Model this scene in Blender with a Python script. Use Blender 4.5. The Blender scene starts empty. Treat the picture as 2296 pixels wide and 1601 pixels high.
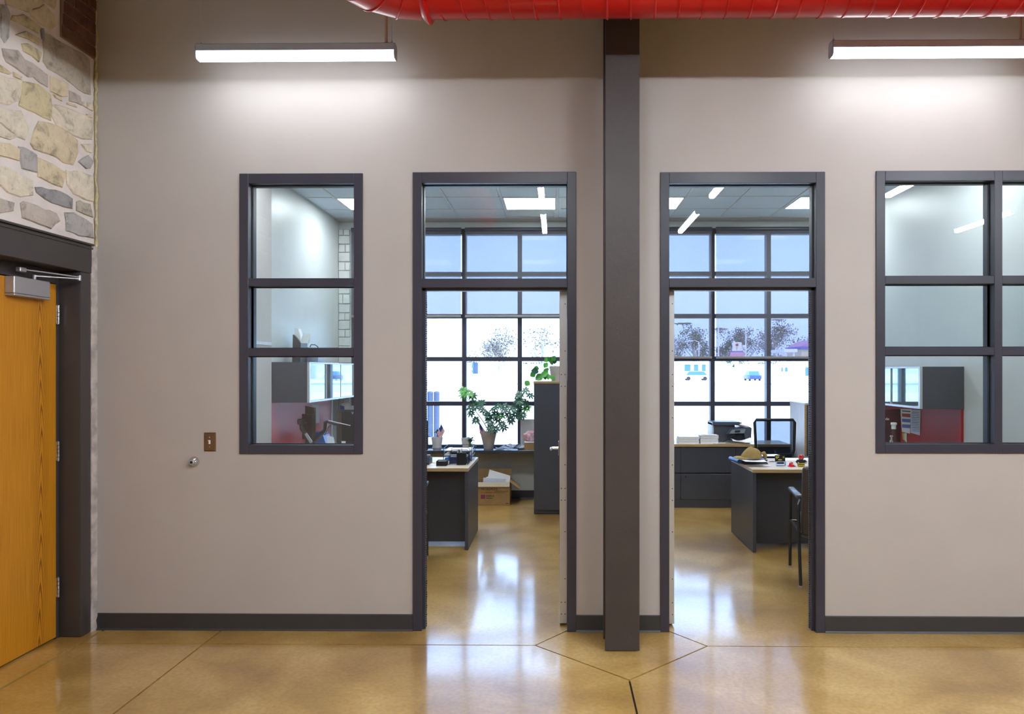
import bpy, bmesh, math, random
from mathutils import Vector, Matrix
random.seed(7)
R = math.radians
scene = bpy.context.scene
COL = scene.collection

# ------------------------------------------------------------------ camera, world, sun, exposure
FPX, CXP, CYP, YAW = 1650.0, 1230.0, 830.0, R(0.7)      # focal length / principal point in pixels of the 2296x1601 frame
CAM = Vector((0.0, -4.58, 1.625))
cd = bpy.data.cameras.new('camera'); cam = bpy.data.objects.new('camera', cd); COL.objects.link(cam)
cam.location = CAM; cam.rotation_euler = (R(90), 0, YAW)
cd.sensor_width = 36; cd.sensor_fit = 'HORIZONTAL'; cd.lens = FPX / 2296 * 36
cd.shift_x = (1148 - CXP) / 2296; cd.shift_y = (CYP - 800.5) / 2296
cd.clip_start = 0.05; cd.clip_end = 1000
scene.camera = cam

world = bpy.data.worlds.new('sky'); scene.world = world; world.use_nodes = True
bg = world.node_tree.nodes['Background']
bg.inputs[0].default_value = (0.40, 0.61, 1.0, 1); bg.inputs[1].default_value = 3.0
sl = bpy.data.lights.new('sun', 'SUN'); sun = bpy.data.objects.new('sun', sl); COL.objects.link(sun)
sl.energy = 3.6; sl.color = (1.0, 0.97, 0.93); sl.angle = R(0.6)
sun.rotation_euler = Vector((-0.75, 0.45, -0.75)).to_track_quat('-Z', 'Y').to_euler()

scene.view_settings.view_transform = 'Standard'; scene.view_settings.look = 'None'
scene.view_settings.exposure = 0.9; scene.view_settings.gamma = 1.0; scene.view_settings.use_curve_mapping = False
try:
    scene.cycles.use_denoising = True
    scene.cycles.max_bounces = 10; scene.cycles.diffuse_bounces = 5; scene.cycles.glossy_bounces = 5
    scene.cycles.transparent_max_bounces = 16
    scene.cycles.sample_clamp_indirect = 6.0
    scene.cycles.caustics_reflective = False; scene.cycles.caustics_refractive = False
except Exception:
    pass
LAMP, HALLLAMP, TROFFER = 15.0, 78.0, 18.0                                 # radiance of the hall pendants and of the office ceiling lights

# ------------------------------------------------------------------ pixel rays onto real planes
def ray(px, py):
    u, v = (px - CXP) / FPX, -(py - CYP) / FPX
    return Vector((u * math.cos(YAW) - math.sin(YAW), u * math.sin(YAW) + math.cos(YAW), v))
def P(px, py, y):
    d = ray(px, py); return CAM + d * ((y - CAM.y) / d.y)
def PX(px, py, x):
    d = ray(px, py); return CAM + d * ((x - CAM.x) / d.x)
def PF(px, py, z=0.0):
    d = ray(px, py); return CAM + d * ((z - CAM.z) / d.z)

# ------------------------------------------------------------------ materials
MATS = {}
def M(name, col, rough=0.5, metal=0.0, var=0.06, scale=9.0, bump=0.0, bscale=60.0, spec=0.5, coat=0.0, stretch=(1, 1, 1), col2=None, detail=4.0):
    if name in MATS: return MATS[name]
    m = bpy.data.materials.new(name); m.use_nodes = True
    nt = m.node_tree; b = nt.nodes['Principled BSDF']
    b.inputs['Roughness'].default_value = rough; b.inputs['Metallic'].default_value = metal
    b.inputs['Specular IOR Level'].default_value = spec; b.inputs['Coat Weight'].default_value = coat
    tc = nt.nodes.new('ShaderNodeTexCoord'); mp = nt.nodes.new('ShaderNodeMapping'); mp.inputs['Scale'].default_value = stretch
    nt.links.new(tc.outputs['Object'], mp.inputs['Vector'])
    n = nt.nodes.new('ShaderNodeTexNoise'); n.inputs['Scale'].default_value = scale; n.inputs['Detail'].default_value = detail
    nt.links.new(mp.outputs[0], n.inputs['Vector'])
    cr = nt.nodes.new('ShaderNodeValToRGB')
    c2 = col2 if col2 else tuple(min(1, c * (1 + var)) for c in col)
    c1 = col if col2 else tuple(c * (1 - var) for c in col)
    cr.color_ramp.elements[0].position = 0.3; cr.color_ramp.elements[1].position = 0.7
    cr.color_ramp.elements[0].color = (*c1, 1); cr.color_ramp.elements[1].color = (*c2, 1)
    nt.links.new(n.outputs[0], cr.inputs[0]); nt.links.new(cr.outputs[0], b.inputs['Base Color'])
    if bump:
        n2 = nt.nodes.new('ShaderNodeTexNoise'); n2.inputs['Scale'].default_value = bscale; n2.inputs['Detail'].default_value = 5
        nt.links.new(mp.outputs[0], n2.inputs['Vector'])
        bp = nt.nodes.new('ShaderNodeBump'); bp.inputs['Strength'].default_value = bump; bp.inputs['Distance'].default_value = 0.01
        nt.links.new(n2.outputs[0], bp.inputs['Height']); nt.links.new(bp.outputs[0], b.inputs['Normal'])
    MATS[name] = m; return m
def M_emit(name, col, strength):
    if name in MATS: return MATS[name]
    m = M(name, (0.9, 0.9, 0.9), 0.4); b = m.node_tree.nodes['Principled BSDF']
    b.inputs['Emission Color'].default_value = (*col, 1); b.inputs['Emission Strength'].default_value = strength
    return m
def M_glass(name, tint=(0.93, 0.97, 0.97), ior=1.5):
    if name in MATS: return MATS[name]
    m = bpy.data.materials.new(name); m.use_nodes = True; nt = m.node_tree; nt.nodes.clear()
    o = nt.nodes.new('ShaderNodeOutputMaterial'); mx = nt.nodes.new('ShaderNodeMixShader')
    t = nt.nodes.new('ShaderNodeBsdfTransparent'); t.inputs[0].default_value = (*tint, 1)
    g = nt.nodes.new('ShaderNodeBsdfGlossy'); g.inputs['Roughness'].default_value = 0.0
    f = nt.nodes.new('ShaderNodeFresnel'); f.inputs[0].default_value = ior
    nt.links.new(f.outputs[0], mx.inputs[0]); nt.links.new(t.outputs[0], mx.inputs[1]); nt.links.new(g.outputs[0], mx.inputs[2])
    nt.links.new(mx.outputs[0], o.inputs[0]); MATS[name] = m; return m
def M_shade(name, trans, diff, fac):
    m = bpy.data.materials.new(name); m.use_nodes = True; nt = m.node_tree; nt.nodes.clear()
    o = nt.nodes.new('ShaderNodeOutputMaterial'); mx = nt.nodes.new('ShaderNodeMixShader'); mx.inputs[0].default_value = fac
    t = nt.nodes.new('ShaderNodeBsdfTransparent'); t.inputs[0].default_value = (*trans, 1)
    d = nt.nodes.new('ShaderNodeBsdfDiffuse'); d.inputs[0].default_value = (*diff, 1)
    nt.links.new(t.outputs[0], mx.inputs[1]); nt.links.new(d.outputs[0], mx.inputs[2]); nt.links.new(mx.outputs[0], o.inputs[0])
    MATS[name] = m; return m

def M_floor():
    m = bpy.data.materials.new('stained polished concrete'); m.use_nodes = True; nt = m.node_tree
    b = nt.nodes['Principled BSDF']; L = nt.links.new
    tc = nt.nodes.new('ShaderNodeTexCoord')
    def noise(s, d=6, dist=0.0):
        n = nt.nodes.new('ShaderNodeTexNoise'); n.inputs['Scale'].default_value = s; n.inputs['Detail'].default_value = d
        n.inputs['Distortion'].default_value = dist; L(tc.outputs['Object'], n.inputs['Vector']); return n
    n1 = noise(1.6, 8, 0.5); cr = nt.nodes.new('ShaderNodeValToRGB'); e = cr.color_ramp.elements
    e[0].position = 0.32; e[0].color = (0.32, 0.175, 0.038, 1); e[1].position = 0.68; e[1].color = (0.62, 0.42, 0.15, 1)
    k = e.new(0.5); k.color = (0.48, 0.290, 0.075, 1)
    L(n1.outputs[0], cr.inputs[0])
    n2 = noise(45, 5); cr2 = nt.nodes.new('ShaderNodeValToRGB'); cr2.color_ramp.elements[0].position = 0.35; cr2.color_ramp.elements[1].position = 0.62
    cr2.color_ramp.elements[0].color = (0.86, 0.84, 0.80, 1); cr2.color_ramp.elements[1].color = (1.04, 1.04, 1.04, 1)
    L(n2.outputs[0], cr2.inputs[0])
    mx = nt.nodes.new('ShaderNodeMix'); mx.data_type = 'RGBA'; mx.blend_type = 'MULTIPLY'; mx.inputs[0].default_value = 1
    L(cr.outputs[0], mx.inputs[6]); L(cr2.outputs[0], mx.inputs[7]); L(mx.outputs[2], b.inputs['Base Color'])
    n3 = noise(4, 4); mr = nt.nodes.new('ShaderNodeMapRange'); mr.inputs[3].default_value = 0.30; mr.inputs[4].default_value = 0.42
    L(n3.outputs[0], mr.inputs[0]); L(mr.outputs[0], b.inputs['Roughness'])
    n4 = noise(3.0, 2); bp = nt.nodes.new('ShaderNodeBump'); bp.inputs['Strength'].default_value = 0.04; bp.inputs['Distance'].default_value = 0.02
    L(n4.outputs[0], bp.inputs['Height']); L(bp.outputs[0], b.inputs['Coat Normal'])
    b.inputs['IOR'].default_value = 1.5; b.inputs['Coat Weight'].default_value = 1.0; b.inputs['Coat IOR'].default_value = 1.85; b.inputs['Coat Roughness'].default_value = 0.11
    return m
def M_oak():
    m = bpy.data.materials.new('golden oak veneer'); m.use_nodes = True; nt = m.node_tree; L = nt.links.new
    b = nt.nodes['Principled BSDF']; b.inputs['Roughness'].default_value = 0.40
    tc = nt.nodes.new('ShaderNodeTexCoord'); sp = nt.nodes.new('ShaderNodeSeparateXYZ'); L(tc.outputs['Object'], sp.inputs[0])
    def math_(op, a, c=None):
        n = nt.nodes.new('ShaderNodeMath'); n.operation = op
        for k, v in enumerate((a, c)):
            if v is None: continue
            if isinstance(v, (int, float)): n.inputs[k].default_value = v
            else: L(v, n.inputs[k])
        return n.outputs[0]
    def noise(scale, detail=4):
        mp = nt.nodes.new('ShaderNodeMapping'); mp.inputs['Scale'].default_value = scale; L(tc.outputs['Object'], mp.inputs[0])
        n = nt.nodes.new('ShaderNodeTexNoise'); n.inputs['Scale'].default_value = 1.0; n.inputs['Detail'].default_value = detail; L(mp.outputs[0], n.inputs[0]); return n.outputs[0]
    dy = math_('ADD', sp.outputs[1], 0.146)                                    # the flat-sawn figure runs down the door here
    dy = math_('ADD', dy, math_('MULTIPLY', math_('SUBTRACT', noise((1, 2, 1.1)), 0.5), 0.06))
    par = math_('POWER', math_('ABSOLUTE', math_('MULTIPLY', dy, 140.0)), 1.6)
    v = math_('ADD', math_('MULTIPLY', sp.outputs[2], 42.0), par); v = math_('ADD', v, math_('MULTIPLY', noise((6, 14, 2.0)), 5.0))
    w = math_('ADD', math_('MULTIPLY', math_('SINE', v), 0.5), 0.5)
    fade = nt.nodes.new('ShaderNodeMapRange'); fade.inputs[1].default_value = 0.035; fade.inputs[2].default_value = 0.085; fade.inputs[3].default_value = 1.0; fade.inputs[4].default_value = 0.18; L(math_('ABSOLUTE', dy), fade.inputs[0])
    cr = nt.nodes.new('ShaderNodeValToRGB'); e = cr.color_ramp.elements
    e[0].position = 0.0; e[0].color = (0.22, 0.075, 0.004, 1); e[1].position = 0.45; e[1].color = (0.57, 0.240, 0.012, 1); L(w, cr.inputs[0])
    mf = nt.nodes.new('ShaderNodeMix'); mf.data_type = 'RGBA'; mf.inputs[6].default_value = (0.56, 0.235, 0.012, 1); L(fade.outputs[0], mf.inputs[0]); L(cr.outputs[0], mf.inputs[7])
    cr2 = nt.nodes.new('ShaderNodeValToRGB'); cr2.color_ramp.elements[0].color = (0.76, 0.72, 0.64, 1); cr2.color_ramp.elements[1].color = (1.06, 1.06, 1.06, 1)
    cr2.color_ramp.elements[0].position = 0.34; cr2.color_ramp.elements[1].position = 0.58; L(noise((60, 190, 3.5), 6), cr2.inputs[0])
    mx = nt.nodes.new('ShaderNodeMix'); mx.data_type = 'RGBA'; mx.blend_type = 'MULTIPLY'; mx.inputs[0].default_value = 0.8
    L(mf.outputs[2], mx.inputs[6]); L(cr2.outputs[0], mx.inputs[7]); L(mx.outputs[2], b.inputs['Base Color'])
    return m

GREIGE = M('greige wall paint', (0.455, 0.425, 0.412), 0.62, var=0.025, scale=2.5, bump=0.06, bscale=300, spec=0.3)
PALEWALL = M('pale office wall paint', (0.52, 0.54, 0.54), 0.40, var=0.02, scale=3, bump=0.04, bscale=14)
CEILDARK = M('dark ceiling paint', (0.05, 0.048, 0.048), 0.8)
HALLWALL = M('hall wall paint', (0.40, 0.36, 0.32), 0.7)
FRAME = M('dark bronze aluminium', (0.036, 0.036, 0.056), 0.36, var=0.10, scale=4)
FRAMEIN = M('black gasket', (0.008, 0.008, 0.009), 0.6)
STEEL = M('dark brown painted steel', (0.050, 0.042, 0.042), 0.42, var=0.10, scale=6, bump=0.12, bscale=45)
STEELD = M('dark brown steel door frame', (0.050, 0.044, 0.046), 0.40, var=0.08, scale=5)
BASEB = M('charcoal rubber baseboard', (0.035, 0.035, 0.037), 0.45)
GLASS = M_glass('interior glass'); GLASSX = M_glass('exterior glass', (0.96, 0.985, 1.0))
FLOOR = M_floor(); JOINT = M('dark joint filler', (0.025, 0.018, 0.012), 0.9)
OAK = M_oak()
CHROME = M('brushed chrome', (0.60, 0.61, 0.63), 0.22, 1.0, var=0.05)
SILVER = M('silver painted metal', (0.42, 0.42, 0.46), 0.38, 0.55, var=0.04)
BRASS = M('dark bronze plate', (0.22, 0.13, 0.07), 0.30, 1.0, var=0.08)
BLACK = M('black plastic', (0.012, 0.012, 0.014), 0.45, spec=0.3); BLACKM = M('black metal', (0.014, 0.014, 0.017), 0.33)
RUBBER = M('dark rubber', (0.02, 0.02, 0.022), 0.7)
REDDUCT = M('red painted duct', (0.46, 0.0045, 0.003), 0.32, var=0.06, scale=3, coat=0.08, spec=0.4)
HOUSING = M('grey light housing', (0.44, 0.52, 0.70), 0.45, 0.1)
STEMM = M('beige conduit paint', (0.42, 0.34, 0.30), 0.5)
LENS = M_emit('glowing pendant lens', (0.90, 0.95, 1.0), LAMP); HLENS = M_emit('glowing hall pendant lens', (0.93, 0.98, 1.03), HALLLAMP); LENSIDE = M_emit('glowing pendant lens side', (0.90, 0.95, 1.0), LAMP * 0.22); TLENS = M_emit('glowing ceiling panel', (0.93, 0.97, 1.0), TROFFER); TLENSF = M_emit('glowing front ceiling panel', (0.93, 0.97, 1.0), TROFFER * 0.9)
TILE = M('mineral ceiling tile', (0.66, 0.77, 0.88), 0.85, var=0.05, scale=60, bump=0.15, bscale=160)
GRID = M('white ceiling grid', (0.66, 0.70, 0.74), 0.5)
CHAR = M('charcoal laminate', (0.056, 0.062, 0.084), 0.36, var=0.05)
TOPW = M('pale maple worktop', (0.60, 0.52, 0.42), 0.35, var=0.10, scale=6, stretch=(1, 8, 8)); EDGE = M('tan wood edge', (0.42, 0.29, 0.14), 0.5, var=0.12, stretch=(1, 8, 8))
PALEWOOD = M('pale grey wood grain laminate', (0.52, 0.55, 0.60), 0.42, var=0.14, scale=14, stretch=(6, 6, 0.4))
REDPANEL = M('glossy red panel', (0.40, 0.010, 0.018), 0.36, var=0.04, spec=0.15)
MIRROR = M('mirror-like back-painted glass', (0.42, 0.54, 0.60), 0.03, 0.85, var=0.03)
ALU = M('pale aluminium', (0.62, 0.63, 0.65), 0.38, 0.6, var=0.03)
PAPER = M('white paper', (0.80, 0.81, 0.84), 0.8, var=0.04, scale=30); PAPERB = M('bluish paper', (0.58, 0.63, 0.74), 0.8, var=0.05, scale=30)
NEWS = M('printed paper', (0.42, 0.47, 0.55), 0.8, var=0.5, scale=38)
CARD = M('brown cardboard', (0.33, 0.21, 0.09), 0.8, var=0.08, scale=12); CARDIN = M('pale cardboard', (0.55, 0.49, 0.38), 0.8)
INK = M('black print', (0.015, 0.013, 0.012), 0.8); INKR = M('red print', (0.45, 0.05, 0.03), 0.8); INKP = M('purple print', (0.20, 0.05, 0.12), 0.8); INKW = M('white print', (0.85, 0.85, 0.85), 0.6); INKB = M('blue print', (0.10, 0.14, 0.45), 0.8)
POT = M('warm grey glazed pot', (0.46, 0.42, 0.41), 0.35); POTW = M('white glazed pot', (0.66, 0.68, 0.72), 0.3)
LEAF = M('deep green leaf', (0.012, 0.085, 0.045), 0.35, var=0.35, scale=12); LEAFB = M('bright green leaf', (0.06, 0.30, 0.035), 0.3, var=0.35, scale=14)
STEMG = M('green stem', (0.06, 0.13, 0.05), 0.6); SOIL = M('potting soil', (0.03, 0.02, 0.014), 0.95)
BLUEP = M('blue plastic folder', (0.02, 0.13, 0.52), 0.35); NAVY = M('navy binder vinyl', (0.018, 0.03, 0.11), 0.3)
UPH = M('brown grey vinyl upholstery', (0.055, 0.043, 0.040), 0.42, var=0.06, bump=0.05, bscale=120)
ARMP = M('dark grey arm pad', (0.13, 0.15, 0.18), 0.28)
KHAKI = M('khaki cotton', (0.33, 0.22, 0.075), 0.85, var=0.12, scale=20, bump=0.2, bscale=300)
RED = M('bright red plastic', (0.60, 0.012, 0.02), 0.25); YELLOW = M('yellow plastic', (0.62, 0.52, 0.05), 0.4); SKIN = M('peach toy plastic', (0.62, 0.30, 0.18), 0.45); WHITE = M('white plastic', (0.75, 0.76, 0.78), 0.35)
CLEAR = M_glass('clear plastic', (0.80, 0.86, 0.92), 1.4)

# ------------------------------------------------------------------ geometry helpers
def B(): return bmesh.new()
def box(bm, x0, x1, y0, y1, z0, z1, bev=0.0, seg=1, mi=0):
    x0, x1 = min(x0, x1), max(x0, x1); y0, y1 = min(y0, y1), max(y0, y1); z0, z1 = min(z0, z1), max(z0, z1)
    v = [bm.verts.new((x, y, z)) for x in (x0, x1) for y in (y0, y1) for z in (z0, z1)]
    fs = [bm.faces.new([v[i] for i in q]) for q in ((0, 1, 3, 2), (4, 6, 7, 5), (0, 4, 5, 1), (2, 3, 7, 6), (0, 2, 6, 4), (1, 5, 7, 3))]
    for f in fs: f.material_index = mi
    bev = min(bev, 0.45 * min(x1 - x0, y1 - y0, z1 - z0))
    if bev > 0:
        es = {e for f in fs for e in f.edges}
        bmesh.ops.bevel(bm, geom=list(es), offset=bev, segments=seg, affect='EDGES', profile=0.5)
    return bm
def frame_of(d):
    d = Vector(d).normalized(); a = Vector((0, 0, 1)) if abs(d.z) < 0.9 else Vector((1, 0, 0))
    u = d.cross(a).normalized(); return u, d.cross(u).normalized()
def loft(bm, rings, cap0=True, cap1=True, closed=True):
    n = len(rings[0])
    for a, b in zip(rings, rings[1:]):
        for i in range(n if closed else n - 1):
            j = (i + 1) % n; bm.faces.new((a[i], a[j], b[j], b[i]))
    if cap0: bm.faces.new(list(reversed(rings[0])))
    if cap1: bm.faces.new(rings[-1])
def tube(bm, pts, r, n=8, caps=True):
    pts = [Vector(p) for p in pts]; rr = r if isinstance(r, (list, tuple)) else [r] * len(pts)
    rings = []; u = None
    for i, p in enumerate(pts):
        a = pts[max(0, i - 1)]; b = pts[min(len(pts) - 1, i + 1)]; d = (b - a).normalized()
        if u is None: u, w = frame_of(d)
        else:
            u = (u - d * u.dot(d)).normalized(); w = d.cross(u).normalized()
        w = d.cross(u).normalized()
        rings.append([bm.verts.new(p + (u * math.cos(t) + w * math.sin(t)) * rr[i]) for t in (2 * math.pi * k / n for k in range(n))])
    loft(bm, rings, caps, caps); return bm
def cyl(bm, p0, p1, r0, r1=None, n=14): return tube(bm, [p0, p1], [r0, r0 if r1 is None else r1], n)
def lathe(bm, prof, c=(0, 0, 0), n=20, axis='z', cap0=True, cap1=True):
    rings = []
    for r, h in prof:
        ring = []
        for k in range(n):
            t = 2 * math.pi * k / n; a, b = max(r, 1e-4) * math.cos(t), max(r, 1e-4) * math.sin(t)
            q = (a, b, h) if axis == 'z' else ((a, h, b) if axis == 'y' else (h, a, b))
            ring.append(bm.verts.new(Vector(c) + Vector(q)))
        rings.append(ring)
    loft(bm, rings, cap0, cap1); return bm
def prism(bm, pts, ext):
    ext = Vector(ext); a = [bm.verts.new(Vector(p)) for p in pts]; b = [bm.verts.new(Vector(p) + ext) for p in pts]
    loft(bm, [a, b]); return bm
def bar(bm, p0, p1, w, t, up=(0, 0, 1)):
    p0, p1 = Vector(p0), Vector(p1); d = (p1 - p0).normalized(); u = d.cross(Vector(up)).normalized(); v = d.cross(u).normalized()
    q = [(-w / 2, -t / 2), (w / 2, -t / 2), (w / 2, t / 2), (-w / 2, t / 2)]
    loft(bm, [[bm.verts.new(p + u * a + v * b) for a, b in q] for p in (p0, p1)]); return bm
def sheet(bm, c, w, h, rot=0.0, curl=0.0, tilt=(0, 0), n=4, th=0.0008, z=0.0):
    g = []
    for s in (0, 1):
        g.append([[bm.verts.new(Vector(c) + Matrix.Rotation(rot, 3, 'Z') @ Vector((w * (i / n - .5), h * (j / n - .5),
                 curl * ((2 * i / n - 1) ** 2 + 0.5 * math.sin(3 * j / n + i)) + tilt[0] * (i / n) + tilt[1] * (j / n) + s * th))) for j in range(n + 1)] for i in range(n + 1)])
    for i in range(n):
        for j in range(n):
            bm.faces.new((g[1][i][j], g[1][i + 1][j], g[1][i + 1][j + 1], g[1][i][j + 1])); bm.faces.new((g[0][i][j], g[0][i][j + 1], g[0][i + 1][j + 1], g[0][i + 1][j]))
    for k in range(n):
        for (i0, j0, i1, j1) in ((k, 0, k + 1, 0), (n, k, n, k + 1), (k + 1, n, k, n), (0, k + 1, 0, k)):
            bm.faces.new((g[0][i0][j0], g[0][i1][j1], g[1][i1][j1], g[1][i0][j0]))
    return bm

WM = {}
def wm(o): return WM.get(o.name, Matrix.Identity(4)) if o else Matrix.Identity(4)
def tag(o, label=None, cat=None, group=None, kind=None):
    if label: o['label'] = label
    if cat: o['category'] = cat
    if group: o['group'] = group
    if kind: o['kind'] = kind
    return o
def thing(name, label, cat, loc=(0, 0, 0), rotz=0.0, group=None, kind=None):
    o = bpy.data.objects.new(name, None); COL.objects.link(o); o.empty_display_size = 0.1
    o.location = loc; o.rotation_euler = (0, 0, rotz)
    WM[o.name] = Matrix.Translation(loc) @ Matrix.Rotation(rotz, 4, 'Z')
    return tag(o, label, cat, group, kind)
def part(name, bm, mat, parent=None, label=None, smooth=35, local=False, kind=None, recalc=True):
    me = bpy.data.meshes.new(name)
    if recalc: bmesh.ops.recalc_face_normals(bm, faces=bm.faces)
    bm.to_mesh(me); bm.free()
    if parent and not local: me.transform(wm(parent).inverted())
    for m in (mat if isinstance(mat, (list, tuple)) else [mat]): me.materials.append(m)
    if smooth:
        me.polygons.foreach_set('use_smooth', [True] * len(me.polygons)); me.set_sharp_from_angle(angle=R(smooth))
    o = bpy.data.objects.new(name, me); COL.objects.link(o)
    if parent: o.parent = parent; WM[o.name] = wm(parent)
    return tag(o, label, None, None, kind)
def single(name, bm, mat, label, cat, loc=(0, 0, 0), group=None, smooth=35, kind=None):
    """a thing that is one mesh; its origin goes to LOC"""
    bmesh.ops.translate(bm, verts=bm.verts, vec=-Vector(loc))
    o = part(name, bm, mat, None, label, smooth); o.location = loc; WM[o.name] = Matrix.Translation(loc)
    return tag(o, None, cat, group, kind)
def struct(name, bm, mat, parent=None, smooth=0):
    o = part(name, bm, mat, parent, None, smooth)
    if not parent: o['kind'] = 'structure'
    return o
def sroot(name, label=None, loc=(0, 0, 0)):
    o = bpy.data.objects.new(name, None); COL.objects.link(o); o['kind'] = 'structure'; o.location = loc; WM[o.name] = Matrix.Translation(loc)
    if label: o['label'] = label
    return o
def text(name, body, size, mtx, mat, parent, ext=0.0004, spacing=1.0, label=None, shear=0.0, align='LEFT'):
    cu = bpy.data.curves.new(name, 'FONT'); cu.body = body; cu.size = size; cu.extrude = ext; cu.space_character = spacing; cu.shear = shear; cu.align_x = align
    t = bpy.data.objects.new(name + '_tmp', cu); me = bpy.data.meshes.new_from_object(t)
    bpy.data.objects.remove(t); me.transform(mtx); me.transform(wm(parent).inverted())
    me.materials.clear(); me.materials.append(mat); me.name = name
    o = bpy.data.objects.new(name, me); COL.objects.link(o); o.parent = parent; WM[o.name] = wm(parent)
    return tag(o, label)
FACE = lambda p: Matrix.Translation(p) @ Matrix.Rotation(R(90), 4, 'X')          # text facing -y
def wall_holes(bm, x0, x1, z0, z1, y0, y1, holes):
    xs = sorted({x0, x1, *[h[0] for h in holes], *[h[1] for h in holes]}); zs = sorted({z0, z1, *[h[2] for h in holes], *[h[3] for h in holes]})
    solid = lambda i, j: 0 <= i < len(xs) - 1 and 0 <= j < len(zs) - 1 and not any(h[0] < (xs[i] + xs[i + 1]) / 2 < h[1] and h[2] < (zs[j] + zs[j + 1]) / 2 < h[3] for h in holes)
    V = {}
    def v(i, y, j):
        k = (i, y, j)
        if k not in V: V[k] = bm.verts.new((xs[i], y, zs[j]))
        return V[k]
    for i in range(len(xs) - 1):
        for j in range(len(zs) - 1):
            if not solid(i, j): continue
            for y in (y0, y1): bm.faces.new((v(i, y, j), v(i + 1, y, j), v(i + 1, y, j + 1), v(i, y, j + 1)))
            for di, dj, a, b in ((-1, 0, (i, j), (i, j + 1)), (1, 0, (i + 1, j), (i + 1, j + 1)), (0, -1, (i, j), (i + 1, j)), (0, 1, (i, j + 1), (i + 1, j + 1))):
                if not solid(i + di, j + dj): bm.faces.new((v(a[0], y0, a[1]), v(b[0], y0, b[1]), v(b[0], y1, b[1]), v(a[0], y1, a[1])))
    return bm

# ================================================================== STRUCTURE
XL, XR, YF, HTOP = -2.90, 8.0, -8.0, 5.4           # the hall
OL, PA0, PA1, OR = -2.78, 0.30, 0.42, 3.53         # office 1: OL..PA0, office 2: PA1..OR
YB, OCE = 4.74, 3.515                              # inside face of the outer wall, office ceiling height
WT = 0.12                                          # partition thickness

# ---- floor: slabs between sawn joints
fl = sroot('floor')
part('joint_filler', box(B(), -3.6, XR + .3, YF - .3, YB + .3, -0.12, -0.012), JOINT, fl, smooth=0)
a = PF(1200, 1447); c = PF(1411, 1525); d = PF(1585, 1447); b = Vector((0.09, 0.05, 0)); e = Vector((0.66, 0.05, 0))
yj, xj, xg, xm = -0.236, -2.10, -2.835, 0.375
a.y = d.y = yj
def slab(pts, gap=0.005):
    pts = [Vector((p[0], p[1], 0)) for p in pts]
    area = sum(p.x * q.y - q.x * p.y for p, q in zip(pts, pts[1:] + pts[:1]))
    if area < 0: pts.reverse()
    n = len(pts); out = []; low = []
    for k in (gap, gap + 0.0):
        ring = []
        for i in range(n):
            d0 = (pts[i] - pts[i - 1]).normalized(); d1 = (pts[(i + 1) % n] - pts[i]).normalized()
            n0 = Vector((-d0.y, d0.x, 0)); n1 = Vector((-d1.y, d1.x, 0)); m = (n0 + n1)
            m = m / max(0.3, (1 + n0.dot(n1))); ring.append(pts[i] + m * k)
        out.append(ring)
    bm = B(); A = [bm.verts.new(p) for p in out[0]]; C = [bm.verts.new(p + Vector((0, 0, -0.011))) for p in out[1]]
    loft(bm, [C, A]); part('slab', bm, FLOOR, fl, smooth=0)
slab([(xg, yj), (xj, yj), (xj, .05), (xg, .05)])
slab([(xj, yj), a, b, (.36, .05), (.36, YB + .3), (-3.6, YB + .3), (-3.6, .05), (xj, .05)])
slab([a, c, d, e, (.36, .05), b])
slab([d, (XR + .3, yj), (XR + .3, YB + .3), (.36, YB + .3), (.36, .05), e])
slab([(xg, YF), (xj, YF), (xj, yj), (xg, yj)])
slab([(xj, YF), (xm, YF), c, a, (xj, yj)])
slab([c, (xm, YF), (XR + .3, YF), (XR + .3, yj), d])
slab([(-3.6, YF), (xg, YF), (xg, .05), (-3.6, .05)], 0.012)

# ---- greige wall with openings
def xz(px, py): q = P(px, py, 0.0); return q.x, q.z
w1x0, w1z1 = xz(538, 390); w1x1, w1z0 = xz(814, 1018)
d1x0, d1z1 = xz(926, 387); d1x1 = xz(1292, 700)[0]
d2x0, d2z1 = xz(1480, 387); d2x1 = xz(1849, 700)[0]
w2x0, w2z1 = xz(1963, 384); w2z0 = xz(1963, 1016)[1]; w2x1 = xz(2512, 700)[0]
struct('wall_back', wall_holes(B(), -3.25, XR, 0, HTOP, 0.0, WT, [(w1x0, w1x1, w1z0, w1z1), (d1x0, d1x1, -.1, d1z1), (d2x0, d2x1, -.1, d2z1), (w2x0, w2x1, w2z0, w2z1)]), GREIGE)
# ---- hall shell
struct('wall_right', box(B(), XR, XR + .2, YF, 0, 0, HTOP), HALLWALL)
struct('wall_front', box(B(), -3.25, XR, YF - .2, YF, 0, HTOP), HALLWALL)
struct('ceiling', box(B(), -3.25, XR, YF, 0.12, HTOP, HTOP + .2), CEILDARK)
# ---- office shell
struct('wall_office_left', box(B(), OL - .12, OL, WT, YB, 0, 3.7), PALEWALL)
struct('wall_partition', box(B(), PA0, PA1, WT, YB, 0, 3.7), PALEWALL)
struct('wall_office_right', box(B(), OR, OR + .12, WT, YB, 0, 3.7), PALEWALL)
struct('ceiling_slab', box(B(), -3.2, OR + .3, WT, YB + .3, 3.545, 3.75), CEILDARK)
EW = [(-2.62, 0.256), (0.52, 3.40)]; EZ0, EZ1 = 0.648, 3.42
wex = struct('wall_exterior', wall_holes(B(), -3.2, OR + .3, 0, 3.75, YB, YB + .28, [(x0, x1, EZ0 - .03, EZ1) for x0, x1 in EW]), PALEWALL)
struct('trim_chase', box(B(), OL, -2.632, 1.6, 2.16, 0, OCE), GREIGE)

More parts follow.
